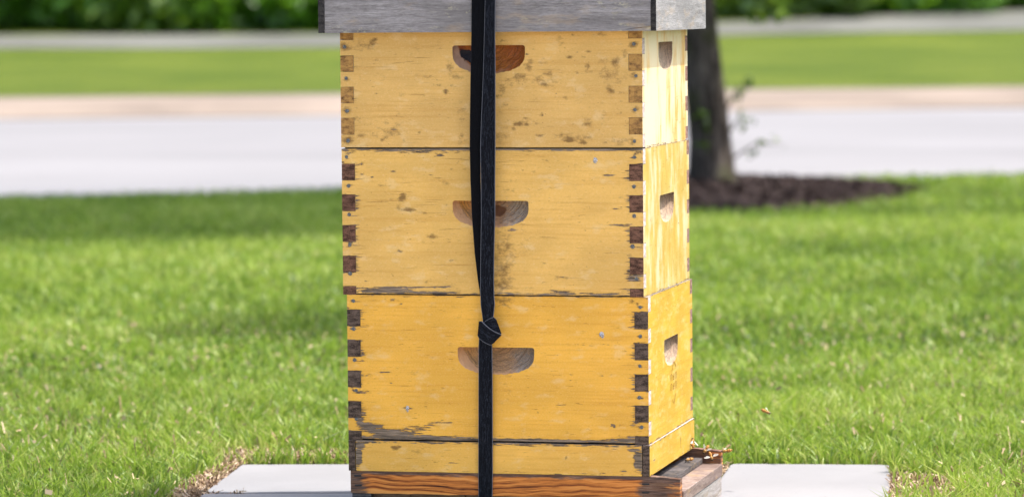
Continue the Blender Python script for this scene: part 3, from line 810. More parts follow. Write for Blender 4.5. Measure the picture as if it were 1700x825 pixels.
M_floor = mat_greywood('pinkish weathered landing plank', (0.14, 0.095, 0.08), (0.24, 0.18, 0.155), (0.36, 0.285, 0.255), 8, 0, 0.25)
M_slatdark = mat_greywood('dark grey entrance slat', (0.05, 0.045, 0.045), (0.11, 0.095, 0.09), (0.20, 0.17, 0.16), 9, 0, 0.2)
M_pale = mat_greywood('pale bleached plank', (0.20, 0.18, 0.165), (0.33, 0.30, 0.28), (0.46, 0.43, 0.41), 14, 0, 0.15)
M_cleat = mat_greywood('dark weathered cleat', (0.035, 0.033, 0.036), (0.085, 0.08, 0.085), (0.19, 0.18, 0.19), 10)
bb = empty('bottom_board', (0, 0, Z_SLAB), 0, 'brown weathered wooden bottom board with railed landing where bees gather', 'bottom board')
bz = -Z_SLAB
XR0, XR1 = -0.2436, 0.3095
for (y0, y1) in ((0.0, 0.020), (0.393, 0.4135)):
    bmx = bmesh.new()
    NS = 40
    r0 = random.Random(int(y0 * 1000))
    rows = []
    for i in range(NS + 1):
        x = XR0 + (XR1 - XR0) * i / NS
        j1, j2 = r0.uniform(-.0006, .0006), r0.uniform(-.0008, .0006)
        sag = -0.004 * max(0, (x - 0.262) / 0.05) if x > 0.262 else 0.0
        rows.append([bmx.verts.new(p) for p in ((x, y0, -0.037 + j2), (x, y1, -0.037), (x, y1, -0.0004 + sag), (x, y0, -0.0004 + sag + (j1 if x > 0.262 else min(j1, 0))))])
    for i in range(NS):
        for k in range(4):
            bmx.faces.new((rows[i][k], rows[i + 1][k], rows[i + 1][(k + 1) % 4], rows[i][(k + 1) % 4]))
    bmx.faces.new(rows[0]); bmx.faces.new(rows[-1])
    link('rail', bm_mesh('rail', bmx), M_rail, bb, (0, 0, bz))
px0 = XR0 + 0.002
for i in range(6):
    x0 = px0 + i * 0.0945; x1 = x0 + 0.0935
    if i == 5: x1 = 0.3125
    link('floor_plank', box_mesh('floor_plank', x0, x1, 0.0205, 0.3925, -0.046, -0.0262 + 0.0006 * (i % 2), 0.0012), M_floor, bb, (0, 0, bz))
link('entrance_slat', box_mesh('entrance_slat', 0.244, 0.279, 0.024, 0.386, -0.0252, -0.0150, 0.001), M_slatdark, bb, (0, 0, bz))
for (x0, x1, y0, y1) in ((XR0 + 0.001, XR0 + 0.035, 0.0015, 0.412), (0.03, 0.065, 0.03, 0.39), (0.262, 0.302, 0.0015, 0.045), (0.262, 0.302, 0.36, 0.412)):
    link('cleat', box_mesh('cleat', x0, x1, y0, y1, Z_SLAB, -0.0465, 0.001), M_cleat, bb, (0, 0, bz))
    for ya, yb_ in ((0.002, 0.0198), (0.3932, 0.411)):
        if y0 <= ya and yb_ <= y1: link('cleat_shim', box_mesh('cleat_shim', x0 + 0.001, x1 - 0.001, ya, yb_, -0.0463, -0.0372, 0), M_cleat, bb, (0, 0, bz))
link('landing_skirt', box_mesh('landing_skirt', 0.3035, 0.3110, 0.0215, 0.3915, Z_SLAB + 0.0005, -0.0466, 0.0008), M_pale, bb, (0, 0, bz))
link('rear_light_block', box_mesh('rear_light_block', XR0 + 0.036, 0.269, 0.392, 0.4125, Z_SLAB + 0.001, -0.047, 0.001), M_cleat, bb, (0, 0, bz))  # unseen board added to block light coming in behind, under the hive
b = NB('iron nail dark')
M_iron = b.principled((0.02, 0.02, 0.022), 0.6, 0.4)
for (px, py) in ((594, 789), (595, 805), (1072, 803), (1072, 817)):
    p = at_y(px, py, 0)
    me = box_mesh('rail_nail', -0.006, 0.006, -0.0008, 0.001, -0.0014, 0.0014, 0.0004)
    link('rail_nail', me, M_iron, bb, (p.x, -0.0002, p.z - Z_SLAB))

# ------------------------------------------------------------------ telescoping cover
ZC = at_y(800, 53.6, -0.024).z
cover = empty('hive_cover', (0, DP / 2, ZC), 0, 'weathered bare grey wooden cover on top of the hive', 'hive cover')
CX0, CX1 = at_y(528.6, 50, -0.0235).x, at_y(1089.6, 50, -0.0235).x
CY = DP / 2 + 0.0235
CH = 0.098
M_cov = mat_greywood('grey weathered cover board', (0.18, 0.165, 0.16), (0.29, 0.27, 0.265), (0.42, 0.395, 0.39), 11, 0.7, 0.22)
M_cov2 = mat_greywood('silver weathered end board', (0.18, 0.175, 0.175), (0.27, 0.265, 0.265), (0.38, 0.37, 0.37), 12, 0.0, 0.16)
M_covend = mat_endgrain('dark cover end grain', (0.018, 0.017, 0.018), (0.055, 0.050, 0.047), 7)
M_zinc = NB('dull galvanised sheet'); _n = M_zinc.noise(M_zinc.coords((1, 1, 1)), 40, 4)
M_zinc = M_zinc.principled(M_zinc.mix(_n, (0.35, 0.36, 0.37), (0.55, 0.56, 0.57)), 0.45, 0.5, None, Metallic=0.8)
fx0, fx1 = CX0 + 0.0112, CX1 - 0.0092
fw = fx1 - fx0
# front board with a split rising at its right end
ol = [(fw / 2, 0), (fw / 2, 0.0062), (fw / 2 - 0.030, 0.0036), (fw / 2 - 0.046, 0.0016), (fw / 2 - 0.030, 0.0044), (fw / 2, 0.0072), (fw / 2, CH), (-fw / 2, CH), (-fw / 2, 0)]
link('front_board', board_mesh('front_board', ol, 0.019, 0.012), [M_cov, M_cov, M_cov], cover, ((fx0 + fx1) / 2, -CY, 0))
link('back_board', board_mesh('back_board', [(fw / 2, 0), (fw / 2, CH), (-fw / 2, CH), (-fw / 2, 0)], 0.019, 0.05), [M_cov, M_cov, M_cov], cover, ((fx0 + fx1) / 2, CY, 0), PI)
cw = 2 * CY
link('end_board', board_mesh('end_board', [(cw / 2 + 0.0006, 0.0), (cw / 2 + 0.0006, CH), (-cw / 2 - 0.0006, CH), (-cw / 2 - 0.0006, 0.0)], 0.0086, 0.03), [M_cov2, M_covend, M_cov2], cover, (CX1, 0, 0), PI / 2)
link('end_board', board_mesh('end_board', [(cw / 2 + 0.0006, 0.0), (cw / 2 + 0.0006, CH), (-cw / 2 - 0.0006, CH), (-cw / 2 - 0.0006, 0.0)], 0.0105, 0.03), [M_cov2, M_covend, M_cov2], cover, (CX0, 0, 0), -PI / 2)
link('top_panel', box_mesh('top_panel', CX0 + 0.013, CX1 - 0.011, -CY + 0.0195, CY - 0.0195, Z3 + HB - ZC + 0.001, CH - 0.0012, 0.001), M_cov, cover)
link('metal_sheet', box_mesh('metal_sheet', CX0 - 0.0012, CX1 + 0.0012, -CY - 0.0012, CY + 0.0012, CH + 0.0003, CH + 0.0022, 0.0006), M_zinc, cover)

# ------------------------------------------------------------------ black webbing strap
def mat_strap(name='black webbing', va=0.6):
    b = NB(name)
    ac = b.attr('across'); al = b.attr('along')
    thread = b.math('ABSOLUTE', b.math('SINE', b.math('MULTIPLY', al, 2 * PI * 480)))
    cord = b.math('ABSOLUTE', b.math('SINE', b.math('MULTIPLY', ac, PI * 12)))
    wr = b.noise(b.n('CombineXYZ', {0: b.math('MULTIPLY', ac, 5.0), 1: b.math('MULTIPLY', al, 22.0)}).outputs[0], 1.6, 4, 0.6, 0.8)
    vein = b.smooth(b.math('ABSOLUTE', b.math('SUBTRACT', wr, 0.5)), 0.028, 0.0)
    spk = b.noise(b.coords((330, 330, 330)), 1, 2)
    col = b.mix(b.math('MULTIPLY', vein, va), (0.0012, 0.0012, 0.0018) if va < 0.2 else (0.0045, 0.005, 0.0075), (0.050, 0.058, 0.080))  # low va also picks the blacker base that carries painted shade
    col = b.mix(b.math('MULTIPLY', b.math('MULTIPLY', thread, cord), 0.22), col, (0.022, 0.026, 0.036))
    edge = b.smooth(b.math('ABSOLUTE', b.math('SUBTRACT', ac, 0.5)), 0.455, 0.49)
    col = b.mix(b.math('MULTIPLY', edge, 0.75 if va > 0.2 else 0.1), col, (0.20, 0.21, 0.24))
    col = b.mix(b.smooth(spk, 0.79, 0.82), col, (0.42, 0.42, 0.45))
    hgt = b.math('ADD', b.math('ADD', b.math('MULTIPLY', thread, 0.4), b.math('MULTIPLY', cord, 0.4)), b.math('MULTIPLY', vein, 0.6))
    return b.principled(col, 0.7, 0.06, b.bump(hgt, 0.6, 0.0006))
M_strap = mat_strap()
M_strap_shaded = mat_strap('black webbing with painted shade', 0.08)  # same webbing, darkened: the rear strand's shade is put into the colour

def ribbon_mesh(name, rows, th=0.0017, m=8, puff=0.0):
    """rows: (left point, right point); a flat band with real thickness"""
    V, ac, al, F = [], [], [], []
    L = 0.0
    prev = None
    N = len(rows)
    for i, (a, c) in enumerate(rows):
        a, c = Vector(a), Vector(c)
        mid = (a + c) / 2
        if prev is not None: L += (mid - prev).length
        prev = mid
        a2, c2 = [Vector(q) for q in rows[min(i + 1, N - 1)]]; a1, c1 = [Vector(q) for q in rows[max(i - 1, 0)]]
        t = ((a2 + c2) - (a1 + c1)).normalized()
        nrm = t.cross((c - a).normalized()).normalized()
        if i == 0: n0 = nrm
        for k in range(m):
            u = k / (m - 1)
            bul = puff * math.sin(PI * u)
            V.append(a.lerp(c, u) + nrm * (th / 2 + bul)); ac.append(u); al.append(L)
        for k in range(m - 1, -1, -1):
            u = k / (m - 1)
            V.append(a.lerp(c, u) - nrm * th / 2); ac.append(u); al.append(L)
    n = 2 * m
    for i in range(N - 1):
        for k in range(n):
            F.append((i * n + k, i * n + (k + 1) % n, (i + 1) * n + (k + 1) % n, (i + 1) * n + k))
    F.append(tuple(range(n))); F.append(tuple(range((N - 1) * n, N * n))[::-1])
    bm = bmesh.new()
    me = mesh(name, V, F, False)
    bm.from_mesh(me); bmesh.ops.recalc_face_normals(bm, faces=bm.faces); bm.to_mesh(me); bm.free()
    for k, v in (('across', ac), ('along', al)):
        a = me.attributes.new(k, 'FLOAT', 'POINT'); a.data.foreach_set('value', np.array(v, np.float32))
    return me

strap = empty('strap', (0.0, -0.01, Z_SLAB), 0, 'black webbing strap knotted down the front of the hive', 'strap')
SO = Vector((0.0, -0.01, Z_SLAB))
ztop = ZC + CH + 0.0035
yc = -0.0262                       # just clear of the cover's front
z_ce = ZC                           # cover's lower edge
def y_front(z):                     # the band hangs taut from the cover edge to the bottom board
    if z >= z_ce: return yc
    t = (z_ce - z) / (z_ce + 0.037)
    return yc + (-0.0022 - yc) * t
def row_px(l, r, py, dl=0.0, dr=0.0):
    y = -0.02
    for _ in range(3):
        p = at_y((l + r) / 2, py, y); y = y_front(p.z)
    a, c = at_y(l, py, y + dl), at_y(r, py, y + dr)
    return a - SO, c - SO
def smooth_rows(keys, dls=None, step=8):
    ys = [k[0] for k in keys]
    out = []
    n = int((ys[-1] - ys[0]) / step)
    for i in range(n + 1):
        y = ys[0] + (ys[-1] - ys[0]) * i / n
        l = np.interp(y, ys, [k[1] for k in keys]); r = np.interp(y, ys, [k[2] for k in keys])
        dl = np.interp(y, ys, [k[3] for k in keys]); dr = np.interp(y, ys, [k[4] for k in keys])
        out.append(row_px(l, r, y, dl, dr))
    return out
def over_top(l, r, yoff):
    """rows from the back of the cover over its top to the front edge"""
    a, c = at_y(l, 0, yc), at_y(r, 0, yc)
    rows = []
    for (y, z) in ((DP + 0.028, -0.02), (DP + 0.028, 0.3), (DP + 0.028, ztop - 0.01), (DP + 0.022, ztop + 0.002), (0.2, ztop + 0.001 + yoff), (yc + 0.004, ztop + yoff), (yc + 0.0008, ztop - 0.004)):
        rows.append((Vector((a.x, y, z)) - SO, Vector((c.x, y, z)) - SO))
    return rows
front_keys = [(0, 805.5, 822.5, -.001, -.003), (60, 804, 822, -.001, -.003), (130, 802, 822.5, -.0012, -.003), (200, 799, 822.5, -.0015, -.003), (245, 797.5, 822.5, -.0015, -.0025), (300, 798.5, 822, -.002, -.002), (360, 799, 822, -.002, -.002), (420, 798, 820.5, -.002, -.002), (470, 797.5, 820, -.002, -.002), (490, 797.5, 820.5, -.002, -.002), (506, 798, 821.5, -.002, -.003), (520, 800, 820, -.004, -.004), (534, 802, 818, -.005, -.005), (546, 803, 817, -.004, -.004)]
link('front_strand', ribbon_mesh('front_strand', over_top(805.5, 822.5, 0.0022) + smooth_rows(front_keys)), M_strap, strap)
rear_keys = [(0, 783, 806, .0002, .0016), (60, 782.5, 805, 0, .0025), (130, 781, 803, -.001, .003), (200, 780, 800, -.002, .003), (245, 779.8, 797.4, -.003, .003), (300, 781, 797.6, -.004, .003), (360, 783.5, 799.5, -.004, .003), (420, 788, 803, -.003, .003), (470, 794, 806, -.002, .002), (490, 797.5, 812, .0, .001), (510, 800, 815, .0005, .0005), (540, 803, 815, .0, .0)]
link('rear_strand', ribbon_mesh('rear_strand', over_top(783, 806, 0.0) + smooth_rows(rear_keys)), M_strap_shaded, strap)
low_keys = [(540, 797, 815, .0, .0), (560, 795.3, 816.5, -.001, -.001), (580, 794.6, 817.2, -.001, -.001), (640, 794.5, 817.8, -.001, -.001), (720, 794.3, 818, -.001, -.001), (780, 794.2, 818, -.001, -.001), (824, 794.5, 817.5, -.001, -.001)]
rows = smooth_rows(low_keys)
a, c = [Vector(q) for q in rows[-1]]
rows += [((a.x, 0.008, -0.041 - Z_SLAB), (c.x, 0.008, -0.041 - Z_SLAB)), ((a.x, 0.022, -0.0488 - Z_SLAB), (c.x, 0.022, -0.0488 - Z_SLAB)), ((a.x, 0.38, -0.0488 - Z_SLAB), (c.x, 0.38, -0.0488 - Z_SLAB))]
link('lower_band', ribbon_mesh('lower_band', rows), M_strap, strap)
# the knot: a folded loop lying across the two strands
ky = at_y(812, 548, -0.01); yk = y_front(ky.z) - 0.006
def K(px, py, dy): 
    return at_y(px, py, yk + dy) - SO
knot = link('knot', ribbon_mesh('knot', [(K(799, 541, .006), K(794, 553, .006)), (K(796, 533, .002), K(793.6, 557, .002)), (K(800, 533, -.002), K(796, 562, -.001)), (K(806, 539, -.005), K(803, 567.5, -.004)), (K(813, 545, -.006), K(809.5, 571, -.005)), (K(821, 550, -.006), K(814.5, 573, -.004)), (K(829, 553.5, -.004), K(819.5, 569, -.003)), (K(832.3, 555.5, -.001), K(825, 562.5, .0)), (K(830, 557, .004), K(824, 562, .004))], 0.0019, 8, 0.0012), M_strap, strap)
link('knot_fold', ribbon_mesh('knot_fold', [(K(802, 536, .001), K(812, 552, .0)), (K(807, 532, -.001), K(815, 552, -.002)), (K(813, 528.5, -.002), K(821, 554, -.003)), (K(819.5, 525.8, -.001), K(829, 556, -.002)), (K(823.5, 531, .001), K(831.8, 554, .000)), (K(822, 534, .005), K(829, 553, .005))], 0.0018, 8, 0.001), M_strap, strap)

# ------------------------------------------------------------------ paving slabs
M_slab = mat_concrete('pale concrete slab', (0.262, 0.256, 0.255), 0.10, 1.0)
def rounded(poly, r, n=5):
    out = []
    N = len(poly)
    for i in range(N):
        p0, p, p1 = Vector(poly[i - 1]), Vector(poly[i]), Vector(poly[(i + 1) % N])
        a = p + (p0 - p).normalized() * r; c = p + (p1 - p).normalized() * r
        for k in range(n + 1):
            t = k / n
            q = a * (1 - t) ** 2 + p * 2 * t * (1 - t) + c * t * t
            out.append((q.x, q.y))
    return out
def slab(px_poly, r, label, z=Z_SLAB, far=None):
    pts = []
    for q in px_poly:
        p = at_z(q[0], q[1], z); pts.append(Vector((p.x, p.y)))
    c = sum(pts, Vector((0, 0))) / len(pts)
    loc = [(p.x - c.x, p.y - c.y) for p in pts]
    area = sum(loc[i][0] * loc[(i + 1) % 4][1] - loc[(i + 1) % 4][0] * loc[i][1] for i in range(len(loc)))
    if area < 0: loc = loc[::-1]
    me = prism('paving_slab', rounded(loc, r), 0, 0.04, 0.004, 2)
    o = link('paving_slab', me, M_slab, None, (c.x, c.y, z - 0.04))
    tag(o, label, 'paving slab', 'concrete slabs around the hive')
    return o, pts
SL = []
# each is a real rectangle of paving, its far edge and flank taken from the photo
def quad(pfl, pfr, flank_px, depth):
    """far-left px, far-right px, a px on the left flank nearer the camera, depth in metres -> rectangle"""
    a, c = at_z(*pfl, Z_SLAB), at_z(*pfr, Z_SLAB)
    e = at_z(*flank_px, Z_SLAB)
    d = (e - a); d.z = 0; d.normalize()
    return [a, c, c + d * depth, a + d * depth]
def slab_w(P, r, label, z=Z_SLAB):
    c = sum(P, Vector((0, 0, 0))) / len(P)
    loc = [(p.x - c.x, p.y - c.y) for p in P]
    area = sum(loc[i][0] * loc[(i + 1) % len(loc)][1] - loc[(i + 1) % len(loc)][0] * loc[i][1] for i in range(len(loc)))
    if area < 0: loc = loc[::-1]
    o = link('paving_slab', prism('paving_slab', rounded(loc, r), 0, 0.04, 0.004, 2), M_slab, None, (c.x, c.y, z - 0.04))
    tag(o, label, 'paving slab', 'concrete slabs around the hive')
    SL.append([(p.x, p.y) for p in P])
    return o
QL = quad((401, 770), (798, 769), (330, 822), 0.405)
slab_w(QL, 0.006, 'pale concrete slab left of the hive with its corner by dry thatch')
QC = quad((802, 769), (1203, 769), (780, 822), 0.42)
# its right flank runs along the joint beside the landing board
jn = at_z(1164.5, 825, Z_SLAB); jf = at_z(1203.5, 768.5, Z_SLAB); jd = (jn - jf).normalized()
dL = (QL[3] - QL[0]).normalized()
QC = [QL[1] + Vector((0.006, 0.0, 0)), jf, jf + jd * 0.86, QL[1] + Vector((0.006, 0.0, 0)) + dL * 0.84]
slab_w(QC, 0.012, 'pale concrete slab under the hive, a strip showing beside the landing board')
g = Vector((0.006, 0.0, 0))
QR = [jf + g + Vector((0.004, 0, 0)), at_z(1479, 770.5, Z_SLAB), None, None]
QR[3] = QR[0] + jd * 0.62; QR[2] = QR[1] + (at_z(1477.5, 823, Z_SLAB) - QR[1]).normalized() * 0.60
slab_w(QR, 0.022, 'blank pale concrete slab with rounded corner, right of the landing board')
fd = (QL[3] - QL[0]).normalized()
QF = [QL[3] + fd * 0.006, QL[2] + fd * 0.006, QL[2] + fd * 0.41, QL[3] + fd * 0.41]
slab_w(QF, 0.006, 'concrete slab cut off by the lower frame edge, under the hive front corner', Z_SLAB - 0.0015)
# ------------------------------------------------------------------ grass
def mat_grass(name):
    b = NB(name)
    ti, dry = b.attr('tint'), b.attr('dry')
    col = b.ramp(ti, [(0.0, (0.066, 0.145, 0.018)), (0.35, (0.205, 0.345, 0.034)), (0.7, (0.385, 0.54, 0.060)), (1.0, (0.58, 0.64, 0.17))])
    col = b.mix(dry, col, (0.62, 0.45, 0.24))
    d = b.n('BsdfDiffuse', {'Color': col, 'Roughness': 0.6})
    t = b.n('BsdfTranslucent', {'Color': b.mix(0.5, col, (0.26, 0.38, 0.03), 'MIX')})
    gl = b.n('BsdfGlossy', {'Color': (1, 1, 1, 1), 'Roughness': 0.42})
    m1 = b.n('MixShader', {0: 0.38, 1: d.outputs[0], 2: t.outputs[0]})
    m2 = b.n('MixShader', {0: 0.025, 1: m1.outputs[0], 2: gl.outputs[0]})
    b.t.links.new(m2.outputs[0], b.out.inputs[0])
    return b.m
M_grass = mat_grass('lawn grass')

def vnoise(x, y, s, seed=0):
    r = np.random.default_rng(seed); T = r.random((64, 64))
    u, v = x / s + 100, y / s + 100
    i, j = np.floor(u).astype(int), np.floor(v).astype(int); f, g_ = u - i, v - j
    f = f * f * (3 - 2 * f); g_ = g_ * g_ * (3 - 2 * g_)
    t = lambda a, c: T[a % 64, c % 64]
    return (t(i, j) * (1 - f) + t(i + 1, j) * f) * (1 - g_) + (t(i, j + 1) * (1 - f) + t(i + 1, j + 1) * f) * g_

# bare, thatchy soil along the slabs' outer edges (world xy)
def strip_px(*pts): return [tuple(at_z(px, py, Z_SOIL).xy) for px, py in pts]
soil_polys = [strip_px((408, 760), (382, 766), (366, 784), (318, 804), (280, 834), (290, 860), (420, 850)),
              strip_px((380, 774), (620, 774), (620, 764), (380, 762)),
              strip_px((1470, 796), (1500, 800), (1570, 806), (1585, 822), (1600, 850), (1440, 860))]
front_poly = [tuple(at_z(px, py, Z_SLAB).xy) for px, py in ((400, 772), (1478, 772), (1470, 850), (1440, 1150), (-150, 1150), (235, 850))]
mulch_c = gd(1180, 326); mulch_rx, mulch_ry = 0.90, 1.5

def allowed(lat, d):
    x = CAM.x + lat * math.cos(YAW) - d * math.sin(YAW); y = CAM.y + lat * math.sin(YAW) + d * math.cos(YAW)
    ok = d < road_near(lat) - 0.02
    P = np.stack([x, y], 1)
    for poly in SL:
        c = np.mean(poly, 0); big = [tuple(c + (np.array(q) - c) * (1 + 0.003 / np.linalg.norm(np.array(q) - c))) for q in poly]
        ok &= ~inside(P, big)
    ok &= ~((x > -0.30) & (x < 0.36) & (y > -0.6) & (y < 0.42))
    for poly in soil_polys: ok &= ~(inside(P, poly) & (rng.random(len(x)) < 0.86))
    ok &= ~inside(P, front_poly)
    nn = vnoise(lat, d, 0.25, 4)
    e = ((lat - mulch_c[0]) / mulch_rx) ** 2 + ((d - mulch_c[1]) / mulch_ry) ** 2
    ok &= e + 0.45 * (rng.random(len(x)) - 0.5) > 0.80 + 0.35 * nn
    return ok, x, y

def grass(name, n, d0, d1, half, hmin, hmax, wid, label, dryp, power=1.0):
    d = d0 + (d1 - d0) * rng.random(n) ** power
    lat = (rng.random(n) * 2 - 1) * half(d)
    # gather into tufts
    tuft = np.stack([np.round(lat / 0.03), np.round(d / 0.03)], 1)
    h1 = np.sin(tuft[:, 0] * 12.9898 + tuft[:, 1] * 78.233) * 43758.5453; h1 -= np.floor(h1)
    h2 = np.sin(tuft[:, 0] * 39.346 + tuft[:, 1] * 11.135) * 24634.6345; h2 -= np.floor(h2)
    lat = lat + (tuft[:, 0] * 0.03 + (h1 - .5) * .03 - lat) * 0.35; d = d + (tuft[:, 1] * 0.03 + (h2 - .5) * .03 - d) * 0.35
    ok, x, y = allowed(lat, d)
    lat, d, x, y, h1, h2 = [a[ok] for a in (lat, d, x, y, h1, h2)]
    n = len(x)
    big = vnoise(lat, d, 0.55, 1); mid = vnoise(lat, d, 0.16, 2)
    H = (hmin + (hmax - hmin) * rng.random(n)) * (0.72 + 0.32 * big + 0.3 * mid) * (0.8 + 0.4 * h1)
    dry = np.where(rng.random(n) < dryp * (0.2 + mid) * (0.3 + 1.5 * vnoise(lat, d, 0.9, 12)), rng.uniform(0.55, 1.0, n), rng.uniform(0, 0.10, n))
    H = np.where(dry > 0.5, H * rng.uniform(0.45, 0.85, n), H)
    ang = rng.random(n) * 2 * PI
    lean = rng.normal(0.26, 0.26, n).clip(0.02, 1.0) + 0.25 * (h2 - .5)
    lean = np.where(dry > 0.5, lean + 0.35, lean)
    la = h1 * 2 * PI + rng.normal(0, 0.9, n)
    lx, ly = np.cos(la), np.sin(la)
    wx, wy = np.cos(ang + 1.2), np.sin(ang + 1.2)
    w = wid * rng.uniform(0.6, 1.25, n)
    z0 = np.full(n, Z_SOIL - 0.004)
    B = np.stack([x, y, z0], 1)
    Wv = np.stack([wx * w / 2, wy * w / 2, np.zeros(n)], 1)
    curve = rng.uniform(0.15, 0.75, n)
    Mp = B + np.stack([lx * H * lean * 0.35, ly * H * lean * 0.35, H * 0.58], 1)
    Tp = B + np.stack([lx * H * (lean + curve * 0.5), ly * H * (lean + curve * 0.5), H * (1.0 - 0.18 * lean - 0.12 * curve)], 1)
    Vv = np.empty((n, 5, 3), np.float32)
    Vv[:, 0] = B - Wv * 0.8; Vv[:, 1] = B + Wv * 0.8; Vv[:, 2] = Mp + Wv; Vv[:, 3] = Mp - Wv; Vv[:, 4] = Tp
    base = 5 * np.arange(n)[:, None]
    Q = base + np.array([[0, 1, 2, 3]]); T = base + np.array([[3, 2, 4]])
    tint = (-0.10 + 0.46 * big + 0.30 * mid + 0.38 * vnoise(lat, d, 1.6, 5) + rng.normal(0, 0.28, n)).clip(0, 1)
    tt = np.repeat(tint[:, None], 5, 1); dd = np.repeat(dry[:, None], 5, 1)
    tip = (rng.random(n) < 0.16) * rng.uniform(0.3, 0.9, n)
    dd[:, 4] = np.maximum(dd[:, 4], tip)
    me = fast_mesh(name, Vv.reshape(-1, 3), Q, T, False, {'tint': tt.ravel(), 'dry': dd.ravel()})
    o = link(name, me, M_grass)
    tag(o, label, 'grass', kind='stuff')
    return o
grass('lawn_grass', 300000, 6.0, 8.6, lambda d: 0.16 * d + 1.25, 0.022, 0.062, 0.0036, 'short green lawn grass with dry tips around the hive', 0.20)
grass('lawn_grass', 370000, 8.5, 19.0, lambda d: 0.15 * d + 1.9, 0.020, 0.055, 0.0062, 'mown lawn grass stretching back to the road', 0.10, 1.15)

# dry thatch and chips on the bare soil by the slabs
n = 0
xs_, ys_ = [], []
for poly in soil_polys:
    A_ = np.array(poly); q = A_.min(0) + rng.random((26000, 2)) * (A_.max(0) - A_.min(0)) + rng.normal(0, 0.006, (26000, 2))
    q = q[inside(q, poly)][:6500]
    xs_.append(q[:, 0]); ys_.append(q[:, 1])
x = np.concatenate(xs_); y = np.concatenate(ys_); n = len(x)
jt = rng.random(420); jx = jf.x + jd.x * 0.46 * jt + 0.004 + rng.normal(0, .004, 420); jy = jf.y + jd.y * 0.46 * jt + rng.normal(0, .004, 420)
P2 = np.stack([x, y], 1); ok = np.ones(n, bool)
for poly in SL: ok &= ~inside(P2, poly)
x, y = np.concatenate([x[ok], jx]), np.concatenate([y[ok], jy]); n = len(x)
a = rng.random(n) * 2 * PI; L = rng.uniform(0.004, 0.026, n); w = rng.uniform(0.0009, 0.0026, n)
z = Z_SOIL + rng.uniform(0.001, 0.018, n); z[-420:] = Z_SLAB - 0.003 + rng.uniform(0, 0.006, 420); L[-420:] *= 0.45; tz = rng.normal(0, 0.005, n); tz[-420:] *= 0.2
D = np.stack([np.cos(a) * L / 2, np.sin(a) * L / 2, tz], 1); N_ = np.stack([-np.sin(a) * w / 2, np.cos(a) * w / 2, rng.normal(0, .0008, n)], 1)
C0 = np.stack([x, y, z], 1)
Vv = np.stack([C0 - D - N_, C0 + D - N_, C0 + D * 0.9 + N_, C0 - D * 0.9 + N_], 1)
b = NB('dry thatch')
tt = b.attr('tint')
M_thatch = b.principled(b.ramp(tt, [(0, (0.10, 0.06, 0.04)), (0.3, (0.30, 0.20, 0.12)), (0.7, (0.52, 0.40, 0.25)), (1, (0.62, 0.48, 0.38))]), 0.9, 0.1)
th = link('dry_thatch', fast_mesh('dry_thatch', Vv.reshape(-1, 3), 4 * np.arange(n)[:, None] + np.arange(4)[None], None, False, {'tint': np.repeat(rng.random(n), 4)}), M_thatch)
# clippings caught in the turf
n = 16000
d = 5.7 + 4.3 * rng.random(n) ** 1.3; lat = (rng.random(n) * 2 - 1) * (0.16 * d + 0.6)
ok, x, y = allowed(lat, d); ok &= vnoise(lat, d, 0.3, 9) > rng.random(n) * 0.9
x, y = x[ok], y[ok]; n = len(x)
a = rng.random(n) * 2 * PI; L = rng.uniform(0.004, 0.014, n); w = rng.uniform(0.0014, 0.0030, n)
z = Z_SOIL + rng.uniform(0.012, 0.046, n)
D = np.stack([np.cos(a) * L / 2, np.sin(a) * L / 2, rng.normal(0, 0.006, n)], 1); N_ = np.stack([-np.sin(a) * w / 2, np.cos(a) * w / 2, rng.normal(0, .0015, n)], 1)
C0 = np.stack([x, y, z], 1)
Vv = np.stack([C0 - D - N_, C0 + D - N_, C0 + D * 0.9 + N_, C0 - D * 0.9 + N_], 1)
cl = link('lawn_clippings', fast_mesh('lawn_clippings', Vv.reshape(-1, 3), 4 * np.arange(n)[:, None] + np.arange(4)[None], None, False, {'tint': np.repeat(rng.uniform(0.25, 0.85, n), 4)}), M_thatch)
tag(cl, 'straw coloured clippings scattered through the near lawn', 'clippings', kind='stuff')
tag(th, 'tan dry grass thatch and chips beside the slab edges', 'thatch', kind='stuff')

